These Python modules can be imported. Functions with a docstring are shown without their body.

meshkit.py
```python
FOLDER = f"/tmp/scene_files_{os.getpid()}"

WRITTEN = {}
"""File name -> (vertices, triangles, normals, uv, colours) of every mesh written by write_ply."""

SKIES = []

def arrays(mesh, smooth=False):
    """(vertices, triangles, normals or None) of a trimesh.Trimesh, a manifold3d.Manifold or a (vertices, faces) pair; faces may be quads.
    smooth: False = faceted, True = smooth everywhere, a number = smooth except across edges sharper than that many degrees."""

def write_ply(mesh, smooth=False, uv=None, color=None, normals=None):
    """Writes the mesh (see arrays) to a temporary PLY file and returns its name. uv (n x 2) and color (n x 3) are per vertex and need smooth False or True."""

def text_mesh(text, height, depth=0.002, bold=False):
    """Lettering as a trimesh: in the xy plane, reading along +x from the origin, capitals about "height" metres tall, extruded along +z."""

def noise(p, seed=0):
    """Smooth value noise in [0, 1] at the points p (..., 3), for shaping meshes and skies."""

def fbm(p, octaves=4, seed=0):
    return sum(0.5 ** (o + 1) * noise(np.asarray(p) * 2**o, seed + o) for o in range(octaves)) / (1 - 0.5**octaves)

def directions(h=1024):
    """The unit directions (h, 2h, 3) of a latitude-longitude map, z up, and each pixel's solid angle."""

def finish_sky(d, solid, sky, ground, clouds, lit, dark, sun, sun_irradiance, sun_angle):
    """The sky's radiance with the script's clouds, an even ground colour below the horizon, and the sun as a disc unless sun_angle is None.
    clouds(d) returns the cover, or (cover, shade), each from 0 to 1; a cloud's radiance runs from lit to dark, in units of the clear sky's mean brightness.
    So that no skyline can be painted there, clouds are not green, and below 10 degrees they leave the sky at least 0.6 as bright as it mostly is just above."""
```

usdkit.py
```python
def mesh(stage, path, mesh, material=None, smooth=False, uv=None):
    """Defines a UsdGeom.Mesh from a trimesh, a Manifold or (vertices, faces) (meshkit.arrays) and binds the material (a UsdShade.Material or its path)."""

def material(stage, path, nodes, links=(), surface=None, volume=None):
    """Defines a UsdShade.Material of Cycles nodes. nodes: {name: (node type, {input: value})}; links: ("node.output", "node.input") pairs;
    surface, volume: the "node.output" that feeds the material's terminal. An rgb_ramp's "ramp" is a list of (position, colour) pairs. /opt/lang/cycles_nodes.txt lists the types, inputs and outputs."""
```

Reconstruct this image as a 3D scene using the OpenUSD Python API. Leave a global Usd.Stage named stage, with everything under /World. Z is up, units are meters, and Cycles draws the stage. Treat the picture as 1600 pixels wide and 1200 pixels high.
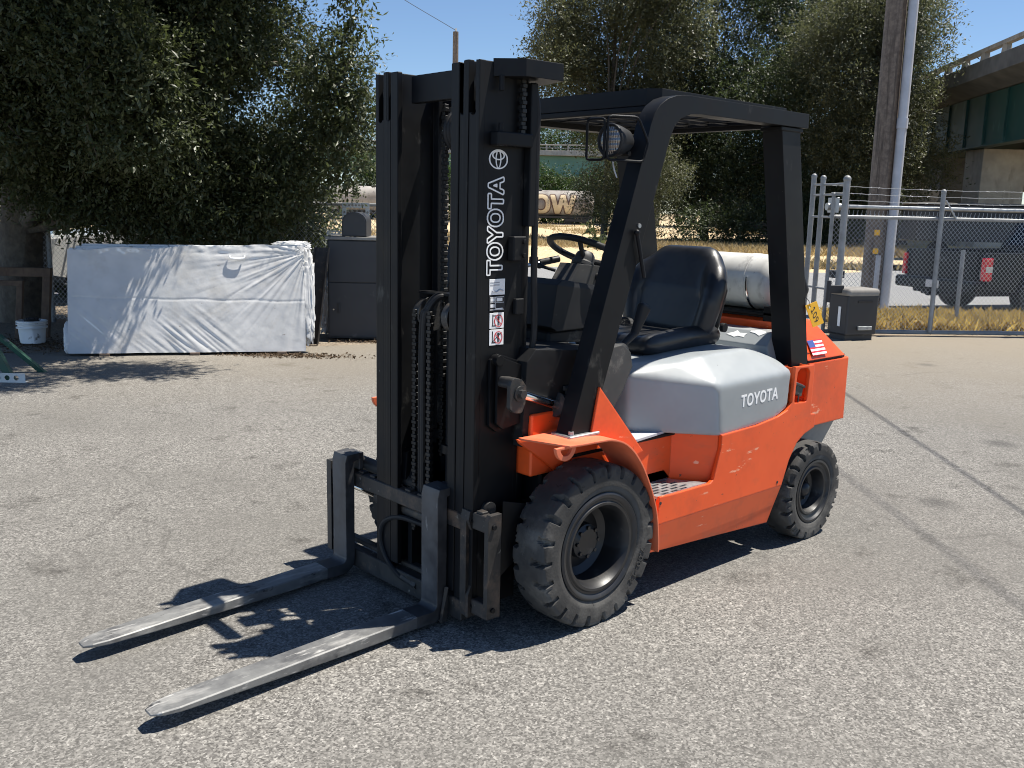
import math
import numpy as np
import trimesh
import manifold3d as m3
from shapely.geometry import Polygon, Point, box as sbox, LineString
from shapely.ops import unary_union
from shapely import affinity
from pxr import Usd, UsdGeom, UsdLux, UsdShade, Gf, Sdf
import usdkit, meshkit

stage = Usd.Stage.CreateInMemory()
UsdGeom.SetStageUpAxis(stage, UsdGeom.Tokens.z)
UsdGeom.SetStageMetersPerUnit(stage, 1.0)
stage.SetDefaultPrim(UsdGeom.Xform.Define(stage, '/World').GetPrim())
UsdGeom.Scope.Define(stage, '/World/Looks')
PI = math.pi

# ---------------------------------------------------------------- camera, sky, sun
CAM = np.array([2.6553, 2.9171, 1.6141]); YAW, PITCH, ROLL, FPX = -2.3149, 0.183, 0.0234, 1480.6
cam = UsdGeom.Camera.Define(stage, '/World/camera')
fw = np.array([math.cos(YAW) * math.cos(PITCH), math.sin(YAW) * math.cos(PITCH), -math.sin(PITCH)])
rt = np.cross(fw, [0, 0, 1]); rt /= np.linalg.norm(rt); up = np.cross(rt, fw)
rt, up = rt * math.cos(ROLL) + up * math.sin(ROLL), up * math.cos(ROLL) - rt * math.sin(ROLL)
cam.AddTransformOp().Set(Gf.Matrix4d(*rt, 0, *up, 0, *(-fw), 0, *CAM, 1))
cam.CreateHorizontalApertureAttr(36.0); cam.CreateVerticalApertureAttr(27.0)
cam.CreateFocalLengthAttr(36.0 * FPX / 1600)
cam.CreateClippingRangeAttr(Gf.Vec2f(0.05, 5000))
cam.CreateExposureAttr(0.85)
SUN = np.array([-0.38, 0.185, 1.0]); SUN /= np.linalg.norm(SUN)
ELEV, ROT = math.asin(SUN[2]), math.atan2(SUN[0], SUN[1])
dome = UsdLux.DomeLight.Define(stage, '/World/sky')
sky_mat = usdkit.material(stage, '/World/Looks/sky', {
    's': ('sky_texture', {'sky_type': 'single_scattering', 'sun_disc': False, 'sun_elevation': ELEV, 'sun_rotation': ROT,
                          'air_density': 0.85, 'aerosol_density': 0.05, 'ozone_density': 5.0, 'altitude': 30.0}),
    'b': ('background_shader', {'strength': 0.074})}, [('s.color', 'b.color')], surface='b.background')
UsdShade.MaterialBindingAPI.Apply(dome.GetPrim()).Bind(sky_mat)
dome.GetPrim().SetCustomDataByKey('kind', 'structure')
sun = UsdLux.DistantLight.Define(stage, '/World/sun')
sun.CreateIntensityAttr(1.25); sun.CreateAngleAttr(0.5); sun.CreateColorAttr(Gf.Vec3f(1.0, 0.95, 0.865))
sun.CreateNormalizeAttr(True)
zc = SUN; xc = np.cross([0, 0, 1], zc); xc /= np.linalg.norm(xc); yc = np.cross(zc, xc)
sun.AddTransformOp().Set(Gf.Matrix4d(*xc, 0, *yc, 0, *zc, 0, 0, 0, 30, 1))

# ---------------------------------------------------------------- helpers
_count = {}
def _path(parent, name):
    base = parent if isinstance(parent, str) else str(parent.GetPath())
    k = (base, name); n = _count.get(k, 0); _count[k] = n + 1
    return f'{base}/{name}' if n == 0 else f'{base}/{name}_{n:03d}'
def meta(p, label=None, category=None, group=None, kind=None):
    for k, v in (('label', label), ('category', category), ('group', group), ('kind', kind)):
        if v: p.SetCustomDataByKey(k, v)
    return p
def obj(name, mesh, mat, parent='/World', smooth=30, **kw):
    return meta(usdkit.mesh(stage, _path(parent, name), mesh, mat, smooth=smooth).GetPrim(), **kw)
def thing(name, label, category, loc=(0, 0, 0), rz=0.0, group=None, parent='/World', kind=None):
    x = UsdGeom.Xform.Define(stage, _path(parent, name))
    x.AddTranslateOp().Set(Gf.Vec3d(*map(float, loc)))
    if rz: x.AddRotateZOp().Set(float(rz))
    return meta(x.GetPrim(), label, category, group, kind)
def part(name, parent, loc=None):
    x = UsdGeom.Xform.Define(stage, _path(parent, name))
    if loc is not None: x.AddTranslateOp().Set(Gf.Vec3d(*map(float, loc)))
    return x.GetPrim()
def copy_of(src, loc, rz=0.0, label=None, group=None):
    cd = src.GetCustomData()
    t = thing(src.GetName(), label or cd.get('label'), cd.get('category'), loc, rz, group or cd.get('group'))
    t.GetReferences().AddInternalReference(src.GetPath()); t.SetInstanceable(True)
    return t
def tm(m):
    q = m.to_mesh(); return trimesh.Trimesh(np.array(q.vert_properties[:, :3]), np.array(q.tri_verts), process=False)
def cat(*ms):
    l = []
    for m in ms: l += list(m) if isinstance(m, (list, tuple)) else [m]
    return trimesh.util.concatenate(l)
def hull(pts): return tm(m3.Manifold.hull_points(np.asarray(pts, float)))
def bx(x0, x1, y0, y1, z0, z1, b=0.003):
    x0, x1 = sorted((x0, x1)); y0, y1 = sorted((y0, y1)); z0, z1 = sorted((z0, z1))
    b = min(b, (x1 - x0) * .4, (y1 - y0) * .4, (z1 - z0) * .4)
    P = []
    for x, sx in ((x0, 1), (x1, -1)):
        for y, sy in ((y0, 1), (y1, -1)):
            for z, sz in ((z0, 1), (z1, -1)):
                P += [(x + sx * b, y + sy * b, z), (x + sx * b, y, z + sz * b), (x, y + sy * b, z + sz * b)]
    return hull(P)
def rbox(x0, x1, y0, y1, z0, z1, r, seg=8):
    s = trimesh.creation.icosphere(2, r).vertices
    P = [s + [x, y, z] for x in (x0 + r, x1 - r) for y in (y0 + r, y1 - r) for z in (z0 + r, z1 - r)]
    return hull(np.vstack(P))
def orient(m, M, t=(0, 0, 0)):
    T = np.eye(4); T[:3, :3] = np.array(M, float).T; T[:3, 3] = t
    m = m.copy(); m.apply_transform(T); return m
def extr(poly, h): 
    if not isinstance(poly, Polygon) and not hasattr(poly, 'geoms'): poly = Polygon(poly)
    poly = poly.buffer(0)
    return cat([trimesh.creation.extrude_polygon(g, h, engine='earcut') for g in getattr(poly, 'geoms', [poly])])
def prism(poly, axis, a0, a1):
    """polygon in the other two axes (x,z for y; y,z for x; x,y for z), extruded from a0 to a1"""
    a0, a1 = sorted((a0, a1)); m = extr(poly, a1 - a0)
    v = m.vertices.copy()
    o = {'y': (v[:, 0], a1 - v[:, 2], v[:, 1]), 'x': (v[:, 2] + a0, v[:, 0], v[:, 1]), 'z': (v[:, 0], v[:, 1], v[:, 2] + a0)}[axis]
    m.vertices = np.stack(o, 1); return m
def frame(d):
    d = np.asarray(d, float); d = d / np.linalg.norm(d)
    a = np.cross(d, [0, 0, 1.0]) if abs(d[2]) < .95 else np.cross(d, [1.0, 0, 0])
    a /= np.linalg.norm(a); return a, np.cross(d, a), d
def cyl(p0, p1, r, n=20, r1=None):
    p0, p1 = np.array(p0, float), np.array(p1, float); a, b, d = frame(p1 - p0); r1 = r if r1 is None else r1
    t = np.linspace(0, 2 * PI, n, endpoint=False); c = np.cos(t)[:, None] * a + np.sin(t)[:, None] * b
    V = np.vstack([p0 + c * r, p1 + c * r1, p0[None], p1[None]])
    i = np.arange(n); j = (i + 1) % n
    F = np.vstack([np.c_[i, j, j + n], np.c_[i, j + n, i + n], np.c_[j, i, np.full(n, 2 * n)], np.c_[i + n, j + n, np.full(n, 2 * n + 1)]])
    return trimesh.Trimesh(V, F, process=False)
def smoothpath(P, k=6):
    P = np.array(P, float)
    if len(P) < 3: return P
    Q = np.vstack([2 * P[0] - P[1], P, 2 * P[-1] - P[-2]]); out = []
    for i in range(1, len(Q) - 2):
        for t in np.linspace(0, 1, k, endpoint=False):
            a, b, c, d = Q[i - 1:i + 3]
            out.append(.5 * ((2 * b) + (-a + c) * t + (2 * a - 5 * b + 4 * c - d) * t * t + (-a + 3 * b - 3 * c + d) * t ** 3))
    return np.vstack(out + [P[-1:]])
def tube(P, r, n=10, k=6, smooth=True, closed=False):
    P = smoothpath(P, k) if smooth else np.array(P, float)
    if closed: P = np.vstack([P, P[:1]])
    N = len(P); D = np.gradient(P, axis=0); D /= np.maximum(np.linalg.norm(D, axis=1, keepdims=True), 1e-9)
    a = frame(D[0])[0]; rings = []
    R = np.broadcast_to(np.asarray(r, float), (N,))
    t = np.linspace(0, 2 * PI, n, endpoint=False)
    for i in range(N):
        a = a - D[i] * (a @ D[i]); a /= np.linalg.norm(a); b = np.cross(D[i], a)
        rings.append(P[i] + R[i] * (np.cos(t)[:, None] * a + np.sin(t)[:, None] * b))
    V = np.vstack(rings + [P[:1], P[-1:]]); F = []
    j = np.arange(n); j2 = (j + 1) % n
    for i in range(N - 1):
        F += [np.c_[i * n + j, i * n + j2, (i + 1) * n + j2], np.c_[i * n + j, (i + 1) * n + j2, (i + 1) * n + j]]
    F += [np.c_[j2, j, np.full(n, N * n)], np.c_[(N - 1) * n + j, (N - 1) * n + j2, np.full(n, N * n + 1)]]
    return trimesh.Trimesh(V, np.vstack(F), process=False)
def lathe(prof, n=64, axis='y', c=(0, 0, 0)):
    """prof: list of (r, a); axis of revolution through c"""
    p = np.array(prof, float); t = np.linspace(0, 2 * PI, n, endpoint=False); m = len(p)
    R, A = p[:, 0][:, None], np.repeat(p[:, 1][:, None], n, 1)
    X, Z = R * np.cos(t), R * np.sin(t)
    V = {'y': np.stack([X, A, Z], -1), 'x': np.stack([A, Z, X], -1), 'z': np.stack([Z, X, A], -1)}[axis].reshape(-1, 3) + np.array(c)
    i, j = np.meshgrid(np.arange(m - 1), np.arange(n), indexing='ij'); j2 = (j + 1) % n
    F = np.vstack([np.stack([i * n + j, i * n + j2, (i + 1) * n + j2], -1).reshape(-1, 3), np.stack([i * n + j, (i + 1) * n + j2, (i + 1) * n + j], -1).reshape(-1, 3)])
    M = trimesh.Trimesh(V, F, process=False)
    area = 0.5 * np.sum(p[:-1, 0] * p[1:, 1] - p[1:, 0] * p[:-1, 1])
    return M
def mirror(m):
    m = m.copy(); m.vertices[:, 1] *= -1; m.faces = m.faces[:, ::-1]; return m
def shift(m, x=0, y=0, z=0):
    m = m.copy(); m.vertices = m.vertices + [x, y, z]; return m
def text_poly(s, h, bold=False):
    m = meshkit.text_mesh(s, h, 0.002, bold); up_ = m.face_normals[:, 2] > .9
    return unary_union([Polygon(t[:, :2]) for t in m.vertices[m.faces[up_]]]).buffer(h * .004)
def fbm(p, o=4, s=0): return meshkit.fbm(p, o, s)

# ---------------------------------------------------------------- materials
LOOK = '/World/Looks/'
def pbr(name, c0, c1, scale=8.0, rough=(.4, .6), metallic=0.0, bump=0.0, bscale=60.0, bevel=0.0, extra=None, detail=6.0, dist=.002, lo=.35, hi=.65, coat=0.0, spec=None):
    """two-tone noise material; extra = (colour, noise scale, threshold low, high, stretch) worn or dirty patches on top"""
    n = {'g': ('texture_coordinate', {}), 'n': ('noise_texture', {'scale': scale, 'detail': detail, 'roughness': .6}),
         'r': ('rgb_ramp', {'ramp': [(lo, c0), (hi, c1)]}),
         'rr': ('map_range', {'from_min': .3, 'from_max': .7, 'to_min': rough[0], 'to_max': rough[1]}),
         'p': ('principled_bsdf', {'metallic': metallic})}
    if coat: n['p'][1]['coat_weight'] = coat
    if spec is not None: n['p'][1]['specular_ior_level'] = spec
    l = [('g.object', 'n.vector'), ('n.fac', 'r.fac'), ('n.fac', 'rr.value'), ('rr.result', 'p.roughness')]
    col = 'r.color'
    for k, e in enumerate(extra or []):
        ec, es, t0, t1, st = e
        n[f'em{k}'] = ('mapping', {'scale': st, 'location': (k * 3.1, k * 1.7, k * .9)}); n[f'en{k}'] = ('noise_texture', {'scale': es, 'detail': 8.0, 'roughness': .65})
        n[f'er{k}'] = ('map_range', {'from_min': t0, 'from_max': t1, 'to_min': 0.0, 'to_max': 1.0, 'clamp': True})
        n[f'ex{k}'] = ('mix', {'color2': ec})
        l += [('g.object', f'em{k}.vector'), (f'em{k}.vector', f'en{k}.vector'), (f'en{k}.fac', f'er{k}.value'), (f'er{k}.result', f'ex{k}.fac'), (col, f'ex{k}.color1')]
        col = f'ex{k}.color'
    l.append((col, 'p.base_color'))
    if bevel: n['bv'] = ('bevel', {'radius': bevel, 'samples': 4})
    if bump:
        n['bn'] = ('noise_texture', {'scale': bscale, 'detail': 4.0}); n['bb'] = ('bump', {'strength': bump, 'distance': dist})
        l += [('g.object', 'bn.vector'), ('bn.fac', 'bb.height'), ('bb.normal', 'p.normal')]
        if bevel: l.append(('bv.bevel', 'bb.normal'))
    elif bevel: l.append(('bv.bevel', 'p.normal'))
    return usdkit.material(stage, LOOK + name, n, l, surface='p.BSDF')
def plain(name, c, rough=.5, metallic=0.0, **kw):
    return usdkit.material(stage, LOOK + name, {'p': ('principled_bsdf', dict(base_color=c, roughness=rough, metallic=metallic, **kw))}, surface='p.BSDF')
ONE = (1, 1, 1)
M = {}
M['black'] = pbr('black_paint', (.0045, .0047, .0056), (.008, .0084, .0094), 5, (.40, .58), bump=.12, bscale=180, bevel=.004, spec=.2,
                 extra=[((.06, .058, .054), 9, .62, .74, (1, 1, .5)), ((.22, .21, .20), 55, .735, .76, (1, 1, .35))])
M['black_worn'] = pbr('black_worn_steel', (.014, .0145, .016), (.035, .033, .031), 9, (.4, .6), bump=.3, bscale=120, bevel=.003,
                      extra=[((.10, .075, .055), 14, .55, .68, ONE), ((.26, .24, .21), 40, .68, .72, (1, 1, .6))])
M['rusty'] = pbr('rusty_black_steel', (.012, .0115, .011), (.035, .030, .027), 12, (.5, .7), bump=.4, bscale=90, bevel=.003,
                 extra=[((.10, .068, .048), 8, .55, .70, ONE), ((.20, .18, .15), 36, .64, .7, ONE)])
M['fork_black'] = pbr('fork_shank_steel', (.035, .036, .04), (.085, .085, .088), 9, (.38, .6), .25, bump=.25, bscale=70, bevel=.005,
                      extra=[((.3, .3, .3), 22, .63, .72, (1, 1, .25))])
M['fork_bare'] = pbr('fork_blade_worn_steel', (.11, .11, .112), (.22, .22, .212), 7, (.38, .6), .3, bump=.3, bscale=60, bevel=.003,
                     extra=[((.42, .41, .385), 11, .50, .70, (.35, 1, 1)), ((.04, .04, .042), 7, .60, .66, (.6, 1, 1)), ((.66, .64, .60), 34, .60, .70, (.2, 1, 1)), ((.05, .05, .05), 45, .64, .68, (.3, 1, 1))])
M['orange'] = pbr('orange_paint', (.74, .086, .014), (.81, .104, .019), 3, (.33, .45), bump=.14, bscale=5, dist=.012, bevel=.008,
                  extra=[((.52, .075, .022), 3.5, .50, .75, ONE), ((.56, .10, .035), 2.6, .56, .74, (1, 1, 2.5)), ((.80, .36, .22), 15, .655, .69, (.35, 1, 1.6)), ((.12, .05, .03), 34, .68, .71, (1, 1, 1))])
M['orange_dusty'] = pbr('orange_faded_paint', (.62, .13, .055), (.70, .17, .08), 7, (.5, .7), bump=.1, bscale=60, bevel=.004,
                        extra=[((.34, .10, .05), 22, .66, .72, ONE)])
M['grey'] = pbr('grey_hood_paint', (.255, .275, .283), (.30, .32, .328), 3, (.33, .45), bump=.05, bscale=30, bevel=.012,
                extra=[((.26, .27, .275), 4.5, .55, .75, ONE), ((.12, .12, .12), 26, .715, .735, (1, 1, 2.2)), ((.6, .61, .61), 20, .71, .73, (.5, 1, 1))])
M['tyre'] = pbr('tyre_rubber', (.024, .0235, .023), (.060, .057, .053), 7, (.75, .92), bump=.55, bscale=130,
                extra=[((.12, .115, .105), 6, .52, .72, ONE), ((.012, .012, .012), 34, .63, .7, ONE)])
M['rim'] = pbr('wheel_rim_black', (.010, .010, .011), (.02, .02, .021), 6, (.3, .45), bump=.1, bscale=80,
               extra=[((.07, .065, .06), 12, .6, .72, ONE)])
M['rubber'] = pbr('black_rubber', (.008, .008, .009), (.016, .016, .017), 12, (.45, .65), bump=.1, spec=.3)
M['vinyl'] = pbr('black_vinyl', (.009, .0095, .011), (.014, .0145, .016), 14, (.32, .42), bump=.25, bscale=260, dist=.001)
M['plastic'] = pbr('dark_plastic', (.0085, .009, .010), (.015, .015, .016), 10, (.5, .65), bump=.2, bscale=300, dist=.001, bevel=.006, spec=.3,
                   extra=[((.10, .095, .085), 8, .6, .74, ONE)])
M['plastic_grey'] = pbr('grey_plastic', (.035, .035, .035), (.055, .054, .052), 10, (.5, .65), bump=.2, bscale=300, dist=.001, bevel=.006,
                   extra=[((.16, .15, .135), 8, .6, .74, ONE)])
M['chain'] = pbr('oiled_chain', (.006, .006, .0065), (.016, .015, .014), 60, (.4, .6), .2)
M['chrome'] = plain('chrome', (.75, .74, .72), .12, 1.0)
M['steel'] = pbr('galvanised_steel', (.30, .31, .315), (.42, .43, .43), 14, (.35, .5), .75, bump=.1, bscale=60)
M['galv_dull'] = pbr('galvanised_pipe', (.20, .205, .205), (.28, .285, .285), 9, (.5, .65), .2, bump=.1, bscale=60)
M['wire'] = plain('chain_link_wire', (.36, .37, .38), .45, .5)
M['white'] = plain('white_print', (.86, .86, .85), .5)
M['yellow'] = plain('yellow_tag', (.80, .42, .012), .55)
M['ink'] = plain('black_ink', (.02, .02, .022), .6)
M['red'] = plain('red_print', (.6, .03, .04), .5)
M['blue'] = plain('blue_print', (.05, .08, .28), .5)
M['tank'] = pbr('painted_gas_cylinder', (.50, .49, .45), (.62, .61, .57), 6, (.45, .6), bump=.1, bscale=60,
                extra=[((.28, .27, .25), 8, .56, .7, (1, 1, .5)), ((.14, .135, .125), 30, .66, .72, (1, 1, .4)), ((.75, .74, .72), 14, .66, .72, ONE)])
M['lens'] = usdkit.material(stage, LOOK + 'lamp_glass', {
    'g': ('texture_coordinate', {}), 'w': ('wave_texture', {'scale': 30.0, 'bands_direction': 'y', 'distortion': 2.5}), 'w2': ('wave_texture', {'scale': 17.0, 'bands_direction': 'z', 'distortion': 3.5}),
    'a': ('math', {'math_type': 'add'}), 'b': ('bump', {'strength': .7, 'distance': .004}),
    'p': ('principled_bsdf', {'base_color': (.34, .31, .29), 'metallic': .8, 'roughness': .12, 'coat_weight': 1.0})},
    [('g.object', 'w.vector'), ('g.object', 'w2.vector'), ('w.fac', 'a.value1'), ('w2.fac', 'a.value2'), ('a.value', 'b.height'), ('b.normal', 'p.normal')], surface='p.BSDF')

# asphalt of the yard: pale aggregate in worn binder
def ground_mat(name, dark, mid, pale, stain, stain_lo, patch, speck=95.0, bump=.55, cracks=False, dusty=None):
    n = {'g': ('geometry', {}), 'v': ('voronoi_texture', {'scale': speck, 'randomness': 1.0}), 'v2': ('voronoi_texture', {'scale': speck * .43}),
         'sep': ('separate_color', {}), 'sep2': ('separate_color', {}),
         'n1': ('noise_texture', {'scale': .45, 'detail': 7.0, 'roughness': .62}), 'n2': ('noise_texture', {'scale': 2.6, 'detail': 7.0, 'roughness': .65}), 'n3': ('noise_texture', {'scale': 45.0, 'detail': 4.0, 'roughness': .7}),
         'r': ('rgb_ramp', {'ramp': [(0, dark), (.42, mid), (.80, pale), (1.0, tuple(min(.8, c * 1.75) for c in pale))]}),
         'mul': ('math', {'math_type': 'multiply', 'value2': .62}), 'add': ('math', {'math_type': 'multiply_add', 'value2': .16}), 'add2': ('math', {'math_type': 'multiply_add', 'value2': .36}),
         'st': ('map_range', {'from_min': stain_lo, 'from_max': stain_lo + .13, 'to_min': 0.0, 'to_max': .75, 'clamp': True}),
         'pt': ('map_range', {'from_min': .40, 'from_max': .62, 'to_min': 0.0, 'to_max': .6, 'clamp': True}),
         'm1': ('mix', {'color2': patch}), 'm2': ('mix', {'mix_type': 'multiply', 'color2': stain}),
         'b': ('bump', {'strength': bump, 'distance': .006}), 'p': ('principled_bsdf', {'roughness': .92, 'specular_ior_level': .25})}
    l = [('g.position', x + '.vector') for x in ('v', 'v2', 'n1', 'n2', 'n3')]
    l += [('v.color', 'sep.color'), ('v2.color', 'sep2.color'), ('sep.r', 'mul.value1'), ('sep2.g', 'add.value1'), ('mul.value', 'add.value3'), ('n3.fac', 'add2.value1'), ('add.value', 'add2.value3'),
          ('add2.value', 'r.fac'), ('n1.fac', 'pt.value'), ('pt.result', 'm1.fac'), ('r.color', 'm1.color1'), ('n2.fac', 'st.value'), ('st.result', 'm2.fac'), ('m1.color', 'm2.color1'),
          ('add2.value', 'b.height'), ('b.normal', 'p.normal')]
    col = 'm2.color'
    if dusty:      # pale dust blown against the planted edge of the yard, (direction x, y, start, end, colour)
        n.update({'dd': ('vector_math', {'math_type': 'dot_product', 'vector2': (dusty[0], dusty[1], 0)}), 'dn': ('math', {'math_type': 'multiply_add', 'value2': 3.4}),
                  'dr': ('map_range', {'from_min': dusty[2] + 1.7, 'from_max': dusty[3] + 1.7, 'to_min': 0.0, 'to_max': .8, 'clamp': True}), 'dm': ('mix', {'color2': dusty[4]})})
        l += [('g.position', 'dd.vector1'), ('n1.fac', 'dn.value1'), ('dd.value', 'dn.value3'), ('dn.value', 'dr.value'), ('dr.result', 'dm.fac'), (col, 'dm.color1')]; col = 'dm.color'
    if cracks:     # fine cracks, drips of oil and darker drive lanes
        n.update({'cw': ('noise_texture', {'scale': 1.3, 'detail': 5.0}), 'cs': ('vector_math', {'math_type': 'scale', 'scale': .55}), 'ca': ('vector_math', {'math_type': 'add'}),
                  'cv': ('voronoi_texture', {'feature': 'distance_to_edge', 'scale': .42}), 'cr': ('map_range', {'from_min': .0, 'from_max': .008, 'to_min': .30, 'to_max': 0.0, 'clamp': True}),
                  'cn': ('noise_texture', {'scale': .33, 'detail': 3.0}), 'ck': ('map_range', {'from_min': .50, 'from_max': .60, 'to_min': 0.0, 'to_max': 1.0, 'clamp': True}), 'cm': ('math', {'math_type': 'multiply'}), 'cx': ('mix', {'color2': (.05, .046, .042)}),
                  'ov': ('voronoi_texture', {'scale': 1.15}), 'os': ('separate_color', {}), 'on': ('math', {'math_type': 'multiply_add', 'value2': .16}), 'oh': ('map_range', {'from_min': .14, 'from_max': .26, 'to_min': .62, 'to_max': 0.0, 'clamp': True}),
                  'og': ('math', {'math_type': 'greater_than', 'value2': .60}), 'om': ('math', {'math_type': 'multiply'}), 'ox': ('mix', {'color2': (.050, .048, .046)})})
        l += [('g.position', 'cw.vector'), ('cw.color', 'cs.vector1'), ('g.position', 'ca.vector1'), ('cs.vector', 'ca.vector2'), ('ca.vector', 'cv.vector'), ('cv.distance', 'cr.value'), ('g.position', 'cn.vector'), ('cn.fac', 'ck.value'),
              ('cr.result', 'cm.value1'), ('ck.result', 'cm.value2'), ('cm.value', 'cx.fac'), (col, 'cx.color1'), ('g.position', 'ov.vector'), ('ov.color', 'os.color'), ('os.r', 'og.value1'), ('n2.fac', 'on.value1'), ('ov.distance', 'on.value3'),
              ('on.value', 'oh.value'), ('oh.result', 'om.value1'), ('og.value', 'om.value2'), ('om.value', 'ox.fac'), ('cx.color', 'ox.color1')]; col = 'ox.color'
    l.append((col, 'p.base_color'))
    return usdkit.material(stage, LOOK + name, n, l, surface='p.BSDF')
M['asphalt'] = ground_mat('yard_asphalt', (.016, .0155, .0145), (.116, .110, .101), (.250, .238, .217), (.32, .31, .30), .58, (.125, .119, .108), 150.0, .55, True, (-0.67731266, -0.73569529, 3.2, 8.6, (.235, .20, .15)))
M['road'] = ground_mat('road_asphalt', (.10, .10, .10), (.19, .19, .19), (.26, .26, .255), (.6, .6, .6), .66, (.22, .22, .215), 60)
M['dirt'] = ground_mat('dry_dirt', (.20, .145, .09), (.44, .335, .21), (.54, .43, .28), (.6, .55, .45), .62, (.50, .37, .20), 22, .3)
M['yard_dirt'] = ground_mat('dusty_edge_dirt', (.05, .04, .03), (.17, .14, .105), (.27, .23, .18), (.4, .38, .35), .60, (.22, .17, .12), 70, .6)
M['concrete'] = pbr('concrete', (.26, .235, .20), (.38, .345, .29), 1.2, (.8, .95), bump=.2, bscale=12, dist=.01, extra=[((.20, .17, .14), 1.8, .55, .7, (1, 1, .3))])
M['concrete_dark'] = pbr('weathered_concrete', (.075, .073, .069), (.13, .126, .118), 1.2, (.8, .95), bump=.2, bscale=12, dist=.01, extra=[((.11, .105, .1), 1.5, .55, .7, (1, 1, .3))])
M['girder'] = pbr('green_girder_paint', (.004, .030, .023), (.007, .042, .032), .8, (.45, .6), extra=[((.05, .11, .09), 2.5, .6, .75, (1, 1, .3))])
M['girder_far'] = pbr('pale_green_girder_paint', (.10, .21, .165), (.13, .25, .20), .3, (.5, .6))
M['wood'] = pbr('weathered_pole_wood', (.085, .062, .046), (.20, .155, .12), 14, (.75, .9), bump=.5, bscale=30, lo=.3, hi=.7,
                extra=[((.05, .036, .028), 20, .52, .66, (1, 1, .06))])
M['lumber'] = pbr('old_lumber', (.10, .065, .042), (.17, .115, .075), 12, (.7, .9), extra=[((.10, .06, .04), 18, .5, .66, (1, 1, .1))])
M['bark'] = pbr('tree_bark', (.045, .035, .027), (.10, .085, .065), 10, (.8, .95), bump=.8, bscale=14, dist=.03)
M['pipe_grey'] = pbr('grey_conduit', (.36, .37, .40), (.44, .45, .48), 4, (.45, .55))
M['cabinet'] = pbr('dark_grey_cabinet', (.022, .0225, .025), (.032, .032, .034), 3, (.45, .6), bevel=.006, extra=[((.09, .085, .075), 5, .62, .75, ONE)])
M['cabinet_top'] = pbr('dusty_cabinet_top', (.16, .15, .14), (.24, .225, .20), 6, (.7, .85), bevel=.004)
M['wrap'] = pbr('plastic_wrapped_panel', (.58, .58, .565), (.68, .675, .66), 2.5, (.28, .45), bump=.3, bscale=9, dist=.012,
                extra=[((.52, .50, .46), 3.2, .52, .75, (1, 1, 1)), ((.34, .31, .27), 24, .66, .72, (.5, .5, 1))], coat=.2)
M['white_plastic'] = pbr('white_plastic', (.62, .63, .63), (.72, .72, .71), 6, (.4, .55), extra=[((.2, .19, .17), 12, .6, .68, ONE)])
M['truck'] = pbr('dark_truck_paint', (.004, .005, .007), (.006, .0075, .010), 2, (.35, .45), spec=.25)
M['truck_white'] = pbr('pale_truck_paint', (.50, .50, .48), (.58, .58, .56), 2, (.25, .35), coat=.5)
M['glass_dark'] = plain('dark_vehicle_glass', (.008, .009, .010), .06)
M['tail'] = plain('red_tail_lamp', (.55, .012, .03), .15, coat_weight=1.0)
M['clear'] = plain('clear_lamp_glass', (.55, .52, .5), .2)
M['alloy'] = plain('alloy_wheel', (.34, .34, .35), .3, .9)
M['green_steel'] = pbr('green_painted_steel', (.008, .045, .030), (.012, .062, .042), 8, (.45, .6), extra=[((.2, .2, .19), 14, .6, .7, ONE)])
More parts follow.
